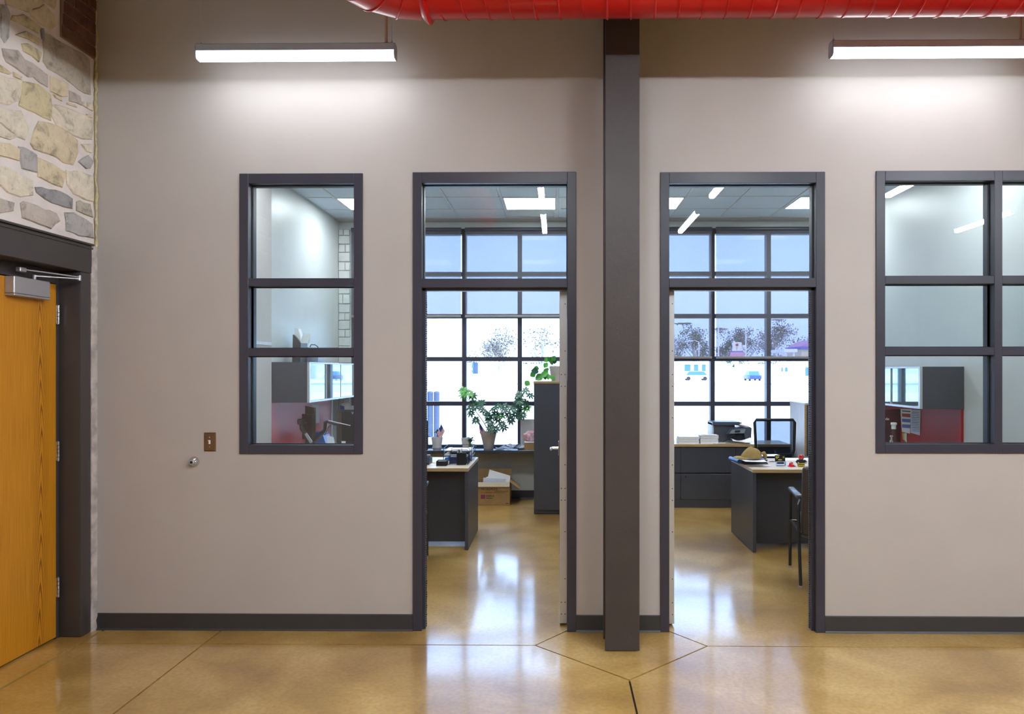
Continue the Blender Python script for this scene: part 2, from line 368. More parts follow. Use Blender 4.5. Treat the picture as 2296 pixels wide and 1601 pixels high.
# painted masonry blocks beside the left office window
PBLK = M('white painted block', (0.56, 0.57, 0.56), 0.6, var=0.10, scale=8, bump=0.4, bscale=30)
z = 0.72; k = 0
while z < 3.40:
    h = random.uniform(0.085, 0.125); x = OL + .004
    cuts = [OL + .004, -2.70 + random.uniform(-.03, .03), -2.628] if k % 2 else [OL + .004, -2.628]
    for x0, x1 in zip(cuts, cuts[1:]):
        part('block', box(B(), x0, x1 - .006, YB - .022 - random.random() * .008, YB + .01, z, min(z + h, 3.42) - .007, 0.006), PBLK, wex, smooth=0)
    z += h; k += 1

# ---- ceilings of the offices: tiles in a grid
TLX = {1: [OL, -2.455, -1.845, -1.235, -.62, 0.0, PA0], 2: [PA1, .80, 1.41, 2.02, 2.63, 3.24, OR]}
TLY = [WT, .42, 1.03, 1.64, 2.25, 2.86, 3.47, 4.08, 4.53]
LIGHTCELL = {(1, 1, 6), (1, 4, 6), (2, 1, 6), (2, 4, 6), (1, 1, 2), (1, 4, 2), (2, 1, 2), (2, 4, 2)}
GRILLECELL = {(1, 4, 7), (1, 5, 6)}
cel = sroot('ceiling_office'); full = None
for o_, xs in TLX.items():
    for i in range(len(xs) - 1):
        for j in range(len(TLY) - 1):
            if (o_, i, j) in LIGHTCELL or (o_, i, j) in GRILLECELL: continue
            x0, x1, y0, y1 = xs[i] + .012, xs[i + 1] - .012, TLY[j] + .012, TLY[j + 1] - .012
            if abs(x1 - x0 - .586) < .008 and abs(y1 - y0 - .586) < .008:
                if full is None:
                    full = part('ceiling_tile', box(B(), -.293, .293, -.293, .293, 0, .014, .004), TILE, cel, smooth=0)
                    full.location = ((x0 + x1) / 2, (y0 + y1) / 2, OCE + .006)
                else:
                    q = full.copy(); COL.objects.link(q); q.parent = cel; q.location = ((x0 + x1) / 2, (y0 + y1) / 2, OCE + .006)
            else: part('ceiling_tile', box(B(), x0, x1, y0, y1, OCE + .006, OCE + .02, .004), TILE, cel, smooth=0)
    for x in xs: part('grid_runner', box(B(), max(x - .012, xs[0]), min(x + .012, xs[-1]), WT, 4.53, OCE, OCE + .016), GRID, cel, smooth=0)
    for y in TLY[1:]: part('grid_runner', box(B(), xs[0], xs[-1], y - .012, y + .012, OCE, OCE + .016), GRID, cel, smooth=0)
    part('soffit', box(B(), xs[0], xs[-1], 4.545, YB, OCE - .012, OCE + .02), GREIGE, cel, smooth=0)
LBL = {(1, 1): 'square glowing ceiling light seen through the left office window', (1, 4): 'square glowing ceiling light over the left office, seen through the left door transom',
       (2, 1): 'square glowing ceiling light at the left edge of the right door transom', (2, 4): 'square glowing ceiling light at the right edge of the right door transom'}
for (o_, i, j) in sorted(LIGHTCELL):
    xs = TLX[o_]; x0, x1, y0, y1 = xs[i], xs[i + 1], TLY[j], TLY[j + 1]
    if j == 6: t = thing('ceiling_light', LBL[(o_, i)], 'ceiling light', ((x0 + x1) / 2, (y0 + y1) / 2, OCE))
    else: t = thing('ceiling_light', 'square ceiling light just inside the ' + ('left' if o_ == 1 else 'right') + ' office, ' + ('left' if i == 1 else 'right') + ' one of the front pair', 'ceiling light', ((x0 + x1) / 2, (y0 + y1) / 2, OCE), group='front ceiling lights')
    f = B()
    for (p, q, r, s) in ((x0 + .012, x1 - .012, y0 + .012, y0 + .03), (x0 + .012, x1 - .012, y1 - .03, y1 - .012), (x0 + .012, x0 + .03, y0 + .03, y1 - .03), (x1 - .03, x1 - .012, y0 + .03, y1 - .03)): box(f, p, q, r, s, OCE - .004, OCE + .02)
    part('light_frame', f, GRID, t); part('diffuser', box(B(), x0 + .03, x1 - .03, y0 + .03, y1 - .03, OCE, OCE + .018), TLENS if j == 6 else TLENSF, t, smooth=0)
for n_, (o_, i, j) in enumerate(sorted(GRILLECELL)):  # first grille stands in for a glass reflection, second is a vent
    xs = TLX[o_]; x0, x1, y0, y1 = xs[i] + .012, xs[i + 1] - .012, TLY[j] + .012, TLY[j + 1] - .012
    t = thing('ceiling_grille', ('grey louvred grille standing in for a reflection behind the left office ceiling light', 'grey louvred ceiling vent at the right edge of the left door transom')[n_], 'vent', ((x0 + x1) / 2, (y0 + y1) / 2, OCE))
    f = B()
    for (p, q, r, s) in ((x0, x1, y0, y0 + .03), (x0, x1, y1 - .03, y1), (x0, x0 + .03, y0 + .03, y1 - .03), (x1 - .03, x1, y0 + .03, y1 - .03)): box(f, p, q, r, s, OCE - .004, OCE + .02)
    part('grille_frame', f, GRID, t); part('backing', box(B(), x0 + .01, x1 - .01, y0 + .01, y1 - .01, OCE + .021, OCE + .026), FRAMEIN, t)
    ns = int((y1 - y0 - .06) / .055)
    for k in range(ns):
        y = y0 + .04 + k * .055; part('louvre', prism(B(), [(x0 + .03, y, OCE + .018), (x0 + .03, y + .003, OCE + .018), (x0 + .03, y + .038, OCE - .002), (x0 + .03, y + .035, OCE - .002)], (x1 - x0 - .06, 0, 0)), GRID, t)

# ---- interior windows and door frames
FY0, FY1, GY = -0.010, 0.118, 0.052
def pane(x0, x1, z0, z1, root, y=GY, mat=None, gask=True):
    p = part('pane', box(B(), x0 - .006, x1 + .006, y - .003, y + .003, z0 - .006, z1 + .006), mat or GLASS, root, smooth=0)
    if gask:
        g = B(); t = .005
        for (q, r, s, u) in ((x0, x0 + t, z0, z1), (x1 - t, x1, z0, z1), (x0 + t, x1 - t, z0, z0 + t), (x0 + t, x1 - t, z1 - t, z1)): box(g, q, r, y - .009, y + .009, s, u)
        part('gasket', g, FRAMEIN, p, smooth=0)
def member(name, x0, x1, z0, z1, root, y0=FY0, y1=FY1, mat=None): return part(name, box(B(), x0, x1, y0, y1, z0, z1, .002), mat or FRAME, root)
def glazed(name, x0, x1, z0, z1, mulls, rails, fw=.056):
    root = sroot(name, loc=((x0 + x1) / 2, 0, z0))
    member('jamb', x0, x0 + fw, z0, z1, root); member('jamb', x1 - fw, x1, z0, z1, root)
    edges = [x0 + fw]
    for m in mulls: edges += [m - .024, m + .024]; member('mullion', m - .024, m + .024, z0, z1, root)
    edges.append(x1 - fw); levels = [z0 + fw]
    for r in rails: levels += [r - .025, r + .025]
    levels.append(z1 - fw - .006)
    for i in range(0, len(edges), 2):
        xa, xb = edges[i], edges[i + 1]
        member('sill_rail', xa, xb, z0, z0 + fw, root); member('head', xa, xb, z1 - fw - .006, z1, root)
        for r in rails: member('rail', xa, xb, r - .025, r + .025, root, FY0 + .003)
        for k in range(0, len(levels), 2): pane(xa, xb, levels[k], levels[k + 1], root)
    return root
rz = [xz(680, 633)[1], xz(680, 790)[1]]
glazed('window_1', w1x0, w1x1, w1z0, w1z1, [], rz)
rz2 = [xz(2100, 627.5)[1], xz(2100, 787.5)[1]]
glazed('window_2', w2x0, w2x1, w2z0, w2z1, [xz(2237, 700)[0]], rz2)

def door_frame(name, x0, x1, z1, ztr, hinge):
    fw = .056; root = sroot(name, loc=((x0 + x1) / 2, 0, 0))
    member('jamb', x0, x0 + fw, 0, z1, root); member('jamb', x1 - fw, x1, 0, z1, root)
    member('head', x0 + fw, x1 - fw, z1 - fw - .012, z1, root); member('transom_bar', x0 + fw, x1 - fw, ztr - .028, ztr + .028, root)
    pane(x0 + fw, x1 - fw, ztr + .028, z1 - fw - .012, root)
    sx = .016; s = B()                                                          # door stop with a brush seal on the free jamb and head
    if hinge == 'R': box(s, x0 + fw, x0 + fw + sx, .03, .085, 0, ztr - .028)
    else: box(s, x1 - fw - sx, x1 - fw, .03, .085, 0, ztr - .028)
    box(s, x0 + fw, x1 - fw, .03, .085, ztr - .028 - sx, ztr - .028); part('door_stop', s, FRAME, root)
    q = B()
    for k in range(150):
        zz = .01 + k * (ztr - .06) / 150; xx = x0 + fw + sx if hinge == 'R' else x1 - fw - sx; sg = 1 if hinge == 'R' else -1
        box(q, xx, xx + sg * random.uniform(.003, .007), .05, .056, zz, zz + .008)
    part('brush_seal', q, RUBBER, root, kind='stuff', smooth=0)
    return root
ztr = xz(1110, 635)[1]
door2 = door_frame('door_2', d1x0, d1x1, d1z1, ztr, 'R'); door3 = door_frame('door_3', d2x0, d2x1, d2z1, ztr, 'L')
def leaf(root, x0, side):
    """an open leaf at right angles to the wall: x0..x0+.044, hinge edge towards the hall; SIDE = -1 when its outer face looks left"""
    x1 = x0 + .044; y0, y1, z0, z1 = .115, 1.0, .012, ztr - .034
    lf = part('door_leaf', box(B(), x0, x1, y0, y0 + .09, z0, z1, .002), STEELD, root)
    m = B(); box(m, x0, x1, y1 - .11, y1, z0, z1, .002); box(m, x0, x1, y0 + .09, y1 - .11, z1 - .11, z1, .002); box(m, x0, x1, y0 + .09, y1 - .11, z0, z0 + .25, .002)
    part('stile_and_rail', m, STEELD, lf)
    part('door_glass', box(B(), (x0 + x1) / 2 - .003, (x0 + x1) / 2 + .003, y0 + .088, y1 - .108, z0 + .248, z1 - .108), GLASS, lf)
    part('continuous_hinge', box(B(), x0 - .001, x1 + .002, y0 - .008, y0, z0, z1, .002), ALU, lf)
    s = B(); zz = z0 + .06; k = 0
    while zz < z1 - .03:
        for dx in ((.010, .034) if (k % 4 < 2) else (.034,)): lathe(s, [(.0035, 0), (.0035, -.0015)], (x0 + dx, y0 - .008, zz), 8, 'y')
        zz += (.075, .15, .30, .20)[k % 4]; k += 1
    part('hinge_screws', s, RUBBER, lf, kind='stuff')
    h = B()
    zc = 1.04; yc = y1 - .055
    for sg, xf in ((-1, x0), (1, x1)):
        box(h, xf, xf + sg * .008, yc - .022, yc + .022, zc - .055, zc + .055, .003)
        tube(h, [(xf, yc, zc), (xf + sg * .055, yc, zc), (xf + sg * .062, yc - .012, zc), (xf + sg * .062, yc - .11, zc)], [.011, .010, .010, .008], 10)
    part('lever_handle', h, CHROME, lf)
leaf(door2, P(1255, 1000, .11).x, -1); leaf(door3, P(1511, 1000, .11).x - .044, 1)

# ---- exterior windows with shades and sill
def ext_window(name, x0, x1, xm_):
    root = sroot(name, loc=((x0 + x1) / 2, YB, EZ0)); zs = [2.845, 2.31, 1.766, 1.20]; hw = .027; y0, y1 = YB, YB + .11
    def mb(n, a, b_, c_, d_): part(n, box(B(), a, b_, y0, y1, c_, d_, .003), FRAME, root)
    mb('jamb', x0, x0 + .05, EZ0, EZ1)
    mb('jamb', x1 - .05, x1, EZ0, EZ1); ed = [x0 + .05]
    for m in xm_: mb('mullion', m - hw, m + hw, EZ0, EZ1); ed += [m - hw, m + hw]
    ed.append(x1 - .05)
    lv = [EZ0 + .03]
    for z_ in reversed(zs): lv += [z_ - hw, z_ + hw]
    lv.append(EZ1 - .075)
    for i in range(0, len(ed), 2):
        mb('sill_rail', ed[i], ed[i + 1], EZ0 - .03, EZ0 + .03); mb('head', ed[i], ed[i + 1], EZ1 - .075, EZ1)
        for z_ in zs: mb('rail', ed[i], ed[i + 1], z_ - hw, z_ + hw)
        for k in range(0, len(lv), 2): pane(ed[i], ed[i + 1], lv[k], lv[k + 1], root, YB + .06, GLASSX, False)
    return root
xm1 = [-1.89, -1.186, -.48]; xm2 = [1.254, 1.96, 2.667]
ext_window('window_3', EW[0][0], EW[0][1], xm1); ext_window('window_4', EW[1][0], EW[1][1], xm2)
SILLM = M('dark window sill', (0.05, 0.055, 0.075), 0.22)
struct('trim_sill', box(B(), OL, PA0, 4.42, YB, .605, EZ0 - .004, .004), SILLM); struct('trim_sill_right', box(B(), PA1, OR, 4.42, YB, .605, EZ0 - .004, .004), SILLM)
SHADE = M_shade('blue screen shade cloth', (0.64, 0.61, 0.66), (0.26, 0.28, 0.32), 0.24)
HEM = M('grey brown hem fabric', (.20, .19, .19), .7)
def shade(x0, x1, zb, label):
    t = thing('roller_shade', label, 'window shade', ((x0 + x1) / 2, 4.67, zb))
    part('shade_cloth', box(B(), x0, x1, 4.669, 4.671, zb, 3.37), SHADE, t, smooth=0)
    part('hem_bar', box(B(), x0, x1, 4.662, 4.678, zb - .022, zb + .008, .004), HEM, t)
    part('roller', cyl(B(), (x0, 4.67, 3.395), (x1, 4.67, 3.395), .026), FRAME, t)
shade(-2.60, -1.215, 2.31, 'pale blue roller shade over the left panes of the left office window')
shade(-1.165, 0.24, 2.31, 'pale blue roller shade over the wide right panes of the left office window')
shade(.54, 1.935, 1.79, 'long blue roller shade over the left panes of the right office window')
shade(1.985, 3.38, 1.79, 'long blue roller shade over the wide right panes of the right office window')

# ---- baseboards
def bboard(name, x0, x1, y, dy=-.010, h=.103):
    s = -1 if dy < 0 else 1; bm = prism(B(), [(x0, y, 0.001), (x0, y + s * .018, 0.001), (x0, y + s * .011, .012), (x0, y + s * .009, h - .004), (x0, y + s * .005, h), (x0, y, h)], (x1 - x0, 0, 0)); struct(name, bm, BASEB)
bboard('baseboard_left', xz(208, 1400)[0], d1x0, 0); bboard('baseboard_middle', d1x1, d2x0, 0); bboard('baseboard_right', d2x1, XR, 0)
bboard('baseboard_office', OL, PA0, YB); bboard('baseboard_office_right', PA1, OR, YB)

# ================================================================== STONE WALL AND LEFT DOOR
MORTAR = M('pale lime mortar', (0.68, 0.62, 0.60), 0.9, var=0.10, scale=6, bump=0.35, bscale=40)
wl = B(); LT = PX(198, 546, XL).z; DY1 = -.036; DY0 = -1.30
box(wl, XL - .35, XL, YF, 0, LT, HTOP); box(wl, XL - .35, XL, YF, DY0, 0, LT); box(wl, XL - .35, XL, DY1, 0, 0, LT)
wleft = struct('wall_left', wl, MORTAR)
STC = {'t': (.62, .53, .38), 'y': (.58, .51, .33), 'p': (.66, .60, .49), 'g': (.44, .40, .34), 'b': (.40, .39, .39), 'n': (.47, .42, .38), 'd': (.30, .295, .31)}
def M_stone(name, v):
    m = bpy.data.materials.new(name); m.use_nodes = True; nt = m.node_tree; L = nt.links.new; b = nt.nodes['Principled BSDF']; b.inputs['Roughness'].default_value = .88; b.inputs['Specular IOR Level'].default_value = .25
    tc = nt.nodes.new('ShaderNodeTexCoord')
    def noise(s, d, r=.6, dist=0):
        n = nt.nodes.new('ShaderNodeTexNoise'); n.inputs['Scale'].default_value = s; n.inputs['Detail'].default_value = d; n.inputs['Roughness'].default_value = r; n.inputs['Distortion'].default_value = dist; L(tc.outputs['Object'], n.inputs['Vector']); return n.outputs[0]
    cr = nt.nodes.new('ShaderNodeValToRGB'); e = cr.color_ramp.elements
    e[0].position = .33; e[0].color = (*[x * .55 for x in v], 1); e[1].position = .72; e[1].color = (*[min(.9, x * 1.22) for x in v], 1); k = e.new(.47); k.color = (*v, 1); L(noise(9, 10, .68, .6), cr.inputs[0])
    c2 = nt.nodes.new('ShaderNodeValToRGB'); q = c2.color_ramp.elements; q[0].position = .30; q[0].color = (.60, .52, .46, 1); q[1].position = .42; q[1].color = (1, 1, 1, 1); L(noise(45, 6, .7), c2.inputs[0])
    mx = nt.nodes.new('ShaderNodeMix'); mx.data_type = 'RGBA'; mx.blend_type = 'MULTIPLY'; mx.inputs[0].default_value = .8; L(cr.outputs[0], mx.inputs[6]); L(c2.outputs[0], mx.inputs[7]); L(mx.outputs[2], b.inputs['Base Color'])
    bp = nt.nodes.new('ShaderNodeBump'); bp.inputs['Strength'].default_value = .9; bp.inputs['Distance'].default_value = .012; L(noise(28, 8, .62), bp.inputs['Height']); L(bp.outputs[0], b.inputs['Normal'])
    return m
STM = {k: M_stone('limestone ' + k, v) for k, v in STC.items()}
def stone(pts3, mat, name='stone', depth=.010):
    c_ = sum(pts3, Vector()) / len(pts3); bm = B(); n = len(pts3)
    dense = []
    for p, q in zip(pts3, pts3[1:] + pts3[:1]):
        L_ = (q - p).length; kk = max(1, int(L_ / .045))
        for s in range(kk): dense.append(p.lerp(q, s / kk) + Vector((0, random.uniform(-.005, .005), random.uniform(-.005, .005))))
    rings = []
    for f, dx in ((1.05, -.004), (1.035, depth * .55), (.97, depth), (.55, depth * 1.15)):
        rings.append([bm.verts.new(Vector((XL + dx + (random.uniform(-.002, .003) if f < .98 else 0), c_.y + (p.y - c_.y) * f, c_.z + (p.z - c_.z) * f))) for p in dense])
    loft(bm, rings, False, False); cv = bm.verts.new((XL + depth * 1.2, c_.y, c_.z)); r = rings[-1]
    for i in range(len(r)): bm.faces.new((r[i], r[(i + 1) % len(r)], cv))
    o = part(name, bm, mat, wleft, smooth=28); return o
SA, SB = 5.717, 5.522
stones = [
 ('A', 'g', [(560,430),(650,460),(860,600),(1040,690),(1130,770),(1150,1210),(1000,1150),(820,990),(620,880),(560,800)]),
 ('A', 'y', [(160,200),(300,190),(420,280),(510,350),(480,430),(340,340),(140,260)]),
 ('A', 't', [(385,130),(560,60),(680,200),(690,330),(640,370),(500,290),(390,190)]),
 ('A', 't', [(40,-120),(460,-120),(560,40),(400,110),(370,160),(200,100),(80,60)]),
 ('A', 't', [(540,-80),(700,-80),(700,60),(680,110),(570,20)]),
 ('A', 'b', [(0,60),(70,80),(110,180),(90,480),(60,540),(0,460)]),
 ('A', 'y', [(200,430),(330,400),(490,500),(480,580),(340,500),(200,460)]),
 ('A', 'y', [(270,550),(350,560),(520,670),(490,790),(300,650)]),
 ('A', 'n', [(30,620),(210,640),(310,770),(480,860),(600,960),(590,1120),(420,1000),(360,980),(80,810),(40,720)]),
 ('A', 'y', [(-90,780),(0,830),(130,930),(100,960),(-90,880)]),
 ('A', 't', [(150,930),(260,980),(250,1020),(160,970)]),
 ('A', 'p', [(-120,940),(0,970),(270,1040),(240,1280),(100,1340),(-120,1290)]),
 ('A', 'y', [(275,1040),(470,1080),(640,1220),(645,1540),(430,1440),(250,1350)]),
 ('A', 't', [(640,990),(720,1000),(860,1080),(855,1240),(780,1240),(650,1170)]),
 ('A', 't', [(665,1210),(760,1240),(780,1290),(700,1260)]),
 ('A', 'n', [(880,1170),(1010,1220),(1035,1340),(880,1290)]),
 ('A', 't', [(850,1310),(960,1340),(980,1380),(860,1340)]),
 ('A', 'p', [(1060,1300),(1160,1310),(1170,1430),(1050,1360)]),
 ('A', 't', [(1095,1455),(1170,1475),(1170,1530),(1100,1500)]),
 ('A', 'd', [(515,380),(545,370),(550,520),(520,490)]),
 ('P', 'p', [(-25,236),(0,243),(44,247),(62,290),(54,311),(33,303),(0,277),(-25,262)]),
 ('P', 'p', [(-20,276),(0,281),(22,299),(38,308),(22,314),(0,306),(-20,298)]),
 ('P', 'p', [(117,236),(143,240),(175,252),(204,262),(205,281),(203,311),(183,311),(157,301),(127,281),(117,260)]),
 ('B', 't', [(490,10),(700,70),(850,170),(950,260),(945,400),(900,540),(780,510),(690,460),(430,350),(380,280),(440,110)]),
 ('B', 'p', [(1000,290),(1130,300),(1130,410),(1060,390)]),
 ('B', 't', [(-110,270),(0,285),(120,290),(230,360),(220,500),(110,460),(-110,430)]),
 ('B', 'b', [(225,320),(290,330),(450,440),(450,640),(380,630),(260,590),(240,430)]),
 ('B', 't', [(465,470),(560,500),(800,650),(760,830),(600,770),(465,690)]),
 ('B', 'b', [(960,510),(1090,440),(1145,510),(1110,605),(1060,590)]),
 ('B', 'p', [(820,630),(1000,640),(1150,710),(1150,1000),(1040,970),(900,900),(830,790)]),
 ('B', 'p', [(-80,560),(0,570),(50,560),(250,690),(385,750),(390,930),(250,950),(90,900),(0,800),(-80,760)]),
 ('B', 'd', [(435,830),(500,815),(600,860),(740,880),(890,970),(880,1090),(780,1065),(560,990),(450,900)]),
 ('B', 'g', [(940,1010),(980,985),(1100,1040),(1135,1195),(1040,1170),(940,1110)]),
 ('B', 'n', [(-90,950),(0,980),(160,1010),(150,1110),(0,1135),(-90,1110)]),
 ('B', 'n', [(250,1020),(290,1010),(460,1070),(680,1140),(730,1250),(620,1330),(480,1290),(280,1210)]),
 ('B', 'b', [(800,1150),(900,1150),(1130,1280),(1140,1460),(1050,1445),(820,1370)]),
]
for fr, mk, pts in stones:
    pp = [(x / SA, y / SA) if fr == 'A' else ((x / SB, 270 + y / SB) if fr == 'B' else (x, y)) for x, y in pts]
    stone([PX(x, y, XL) for x, y in pp], STM[mk])
# more of the same rubble beyond the left edge of the picture
z = 2.46
while z < 4.6:
    h = random.uniform(.14, .24); y = -.86
    while y > -3.0:
        w = random.uniform(.16, .36); mk = random.choice('ttyppgbn'); j = lambda: random.uniform(-.014, .014)
        stone([Vector((XL, y + j(), z + j())), Vector((XL, y - w / 2, z + j())), Vector((XL, y - w + .03 + j(), z + j())), Vector((XL, y - w + .03 + j(), z + h - .03 + j())), Vector((XL, y - w / 2, z + h - .025 + j())), Vector((XL, y + j(), z + h - .03 + j()))], STM[mk])
        y -= w
    z += h
# a patch of brick in the top corner
BRM = [M('dark red brick', (0.115, 0.045, 0.032), .9, var=.3, scale=20, bump=.5), M('brown brick', (0.14, 0.065, 0.045), .9, var=.3, scale=20, bump=.5), M('orange brown brick', (0.13, 0.05, 0.022), .9, var=.3, scale=20, bump=.5)]
BMORT = M('dirty mortar', (0.22, 0.17, 0.15), 0.9, bump=.3)
ybk0, zbk = PX(134, 80, XL).y, PX(134, 82, XL).z
part('brick_mortar', box(B(), XL - .01, XL + .010, ybk0, -.012, zbk, 4.4), BMORT, wleft)
for r in range(11):
    z0 = zbk + .004 + r * .074; off = -.012 if r % 2 else -.112
    ys = [-.012]; y = off
    while y > ybk0 + .03:
        if y < -.02: ys.append(y)
        y -= .2
    ys.append(ybk0 + random.uniform(-.004, .02))
    for ya, yb in zip(ys, ys[1:]): part('brick', box(B(), XL - .005, XL + .017 + random.uniform(-.002, .005), yb + .004, ya - .004, z0, z0 + .066, .005), random.choice(BRM), wleft, smooth=0)
# yellow sealant along the corner, plaster strip beside the jamb
CAULK = M('yellowed expanding sealant', (0.50, 0.44, 0.26), 0.8, var=.2, scale=40, bump=.6, bscale=80)
tr = B(); pts = []; rr = []
zz = LT - .01
while zz < 4.4: pts.append((XL + .012 + random.uniform(-.005, .006), -.010 + random.uniform(-.004, .004), zz)); rr.append(random.uniform(.005, .011)); zz += .028
tube(tr, pts, rr, 7); struct('trim_sealant', tr, CAULK, smooth=40)
PLST = M('rough grey plaster', (0.42, 0.38, 0.36), .9, var=.25, scale=16, bump=1.0, bscale=30)
tr = B(); rings = []; zz = 0.0
while zz < LT + .01:
    w = .012 + random.uniform(-.004, .006)
    rings.append([tr.verts.new(p) for p in ((XL - .01, -.048, zz), (XL + .006 + random.uniform(-.003, .003), -.046, zz), (XL + w + random.uniform(-.004, .004), -.026, zz), (XL + w + .004 + random.uniform(-.003, .004), -.010, zz), (XL + .016, -.001, zz), (XL - .01, -.001, zz))]); zz += .03
loft(tr, rings); struct('trim_plaster', tr, PLST, smooth=30)

struct('door_light_block', box(B(), XL - .45, XL - .35, -1.6, .1, -.01, 2.6), HALLWALL)  # unseen backing behind the oak door, added to stop light leaking under it
# ---- oak door with steel surround, closer and hinges
XD = -3.03
dr = sroot('door_1', loc=(XD, -.16, 0))
LB = PX(198, 612, XL).z
part('lintel', box(B(), XL - .02, XL + .006, DY0, DY1 - .004, LB, LT - .012, .003), STEELD, dr)
lp = B(); box(lp, XL - .02, XL + .020, DY0, DY1, LT - .012, LT, .003); box(lp, XL - .02, XL + .013, DY0, DY1, LT - .034, LT - .022, .002); part('drip_edge', lp, STEELD, dr)
part('soffit', box(B(), XD - .06, XL - .02, DY0, DY1 - .004, LB, LB + .04), STEELD, dr)
jb = -.142
part('jamb', box(B(), XD - .02, XL + .004, jb, DY1 - .006, 0, LB, .010, 2), STEELD, dr)
part('jamb', box(B(), XD - .02, XL + .004, DY0, -1.10, 0, LB, .010, 2), STEELD, dr)
part('inner_jamb', box(B(), XD - .06, XD - .004, -.168, jb + .02, 0, LB), STEELD, dr)
part('door_head', box(B(), XD - .06, XD - .006, -1.12, jb, 2.150, LB), STEELD, dr)
part('door_leaf', box(B(), XD - .045, XD, -1.09, -.170, .012, 2.143, .002), OAK, dr)
for zc in (PX(124, 705, XD).z, PX(124, 1012, XD).z, PX(124, 1318, XD).z):
    h = B(); box(h, XD - .002, XD + .004, -.172, -.150, zc - .057, zc + .057)
    for k in range(5): cyl(h, (XD + .008, -.163, zc - .057 + k * .0232), (XD + .008, -.163, zc - .057 + k * .0232 + .0205), .0085, n=10)
    for s in (-1, 1): lathe(h, [(.0085, 0), (.006, s * .004), (.001, s * .006)], (XD + .008, -.163, zc + s * .058), 10)
    part('hinge', h, CHROME, dr)
c0 = PX(32, 660, XD + .055); c1 = PX(113, 660, XD + .055); zt = PX(113, 632, XD + .055).z; zb = PX(113, 673, XD + .055).z
cl = part('door_closer', box(B(), XD, XD + .055, c0.y, c1.y, zb + .012, zt, .004), SILVER, dr)
part('closer_base', box(B(), XD, XD + .056, c0.y, c1.y, zb, zb + .011, .002), SILVER, cl)
pv = PX(178, 614, XL + .03); am = PX(50, 615, XD + .04); ps = PX(77, 622, XD + .03)
ar = B(); bar(ar, (ps.x, ps.y, zt + .022), (pv.x, pv.y, zt + .030), .018, .006); bar(ar, (am.x, am.y, zt + .045), (pv.x, pv.y, zt + .040), .016, .006)
cyl(ar, (pv.x, pv.y, zt + .020), (pv.x, pv.y, zt + .050), .010); cyl(ar, (ps.x, ps.y, zt), (ps.x, ps.y, zt + .028), .010)
box(ar, am.x - .018, am.x + .012, am.y - .03, am.y + .02, zt + .030, zt + .056, .004); part('closer_arm', ar, SILVER, cl)

# ================================================================== HALL THINGS
# ---- steel column
cx0, cx1 = P(1357, 1400, -.327).x, P(1434, 1400, -.327).x
t = thing('steel_column', 'tall dark brown painted steel column standing on the floor between the two doors', 'column', ((cx0 + cx1) / 2, -.23, 0))
part('flange', box(B(), cx0, cx1, -.327, -.313, 0.004, HTOP, .003), STEEL, t); part('flange', box(B(), cx0, cx1, -.144, -.130, 0.004, HTOP, .003), STEEL, t)
part('web', box(B(), (cx0 + cx1) / 2 - .006, (cx0 + cx1) / 2 + .006, -.313, -.144, 0.004, HTOP), STEEL, t)
bl = B()
for px_, py_ in ((1413, 1152), (1412, 1112), (1383, 738), (1384, 750), (1423, 745), (1405, 620)):
    q = P(px_, py_, -.327); lathe(bl, [(.004, -.001), (.004, -.003), (.002, -.004)], (q.x, -.327, q.z), 8, 'y')
part('rivets', bl, STEEL, t, kind='stuff')

# ---- red duct
DCY, DCZ, DR_ = -.80, 3.665, .215
ex = -.70; rb = .30; bc = Vector((ex, DCY - rb, DCZ))
t = thing('air_duct', 'bright red round spiral air duct running along the top of the picture', 'duct', (2.0, DCY, DCZ))
part('duct_run', tube(B(), [(ex, DCY, DCZ), (6.5, DCY, DCZ)], DR_, 40), REDDUCT, t)
hp = []
n_t = int((6.5 - ex - .12) / .122)
for k in range(n_t * 24):
    th = 2 * math.pi * k / 24; hp.append((ex + .10 + .122 * k / 24, DCY + math.sin(th) * (DR_ + .001), DCZ - math.cos(th) * (DR_ + .001)))
part('spiral_seam', tube(B(), hp, .0062, 5), REDDUCT, t)
gp = [bc + Vector((rb * math.cos(a_), rb * math.sin(a_), 0)) for a_ in (R(90), R(112), R(135), R(158), R(180))]
el = B(); tube(el, gp, DR_ + .004, 32); part('elbow', el, REDDUCT, t, smooth=20)
sm = B()
for i in (1, 2, 3):
    dd = (gp[i + 1] - gp[i - 1]).normalized(); u, w = frame_of(dd); tube(sm, [gp[i] + (u * math.cos(q) + w * math.sin(q)) * (DR_ + .006) for q in (2 * math.pi * k / 32 for k in range(33))], .005, 6)
part('elbow_seams', sm, REDDUCT, t)
cb = B(); lathe(cb, [(DR_ + .002, -.03), (DR_ + .020, -.012), (DR_ + .026, 0), (DR_ + .020, .006), (DR_ + .002, .012)], (ex + .03, DCY, DCZ), 40, 'x'); part('collar', cb, REDDUCT, t)
yr = gp[-1].y; xr_ = gp[-1].x
part('duct_branch', tube(B(), [(xr_, yr, DCZ), (xr_, -4.9, DCZ)], DR_, 32), REDDUCT, t)

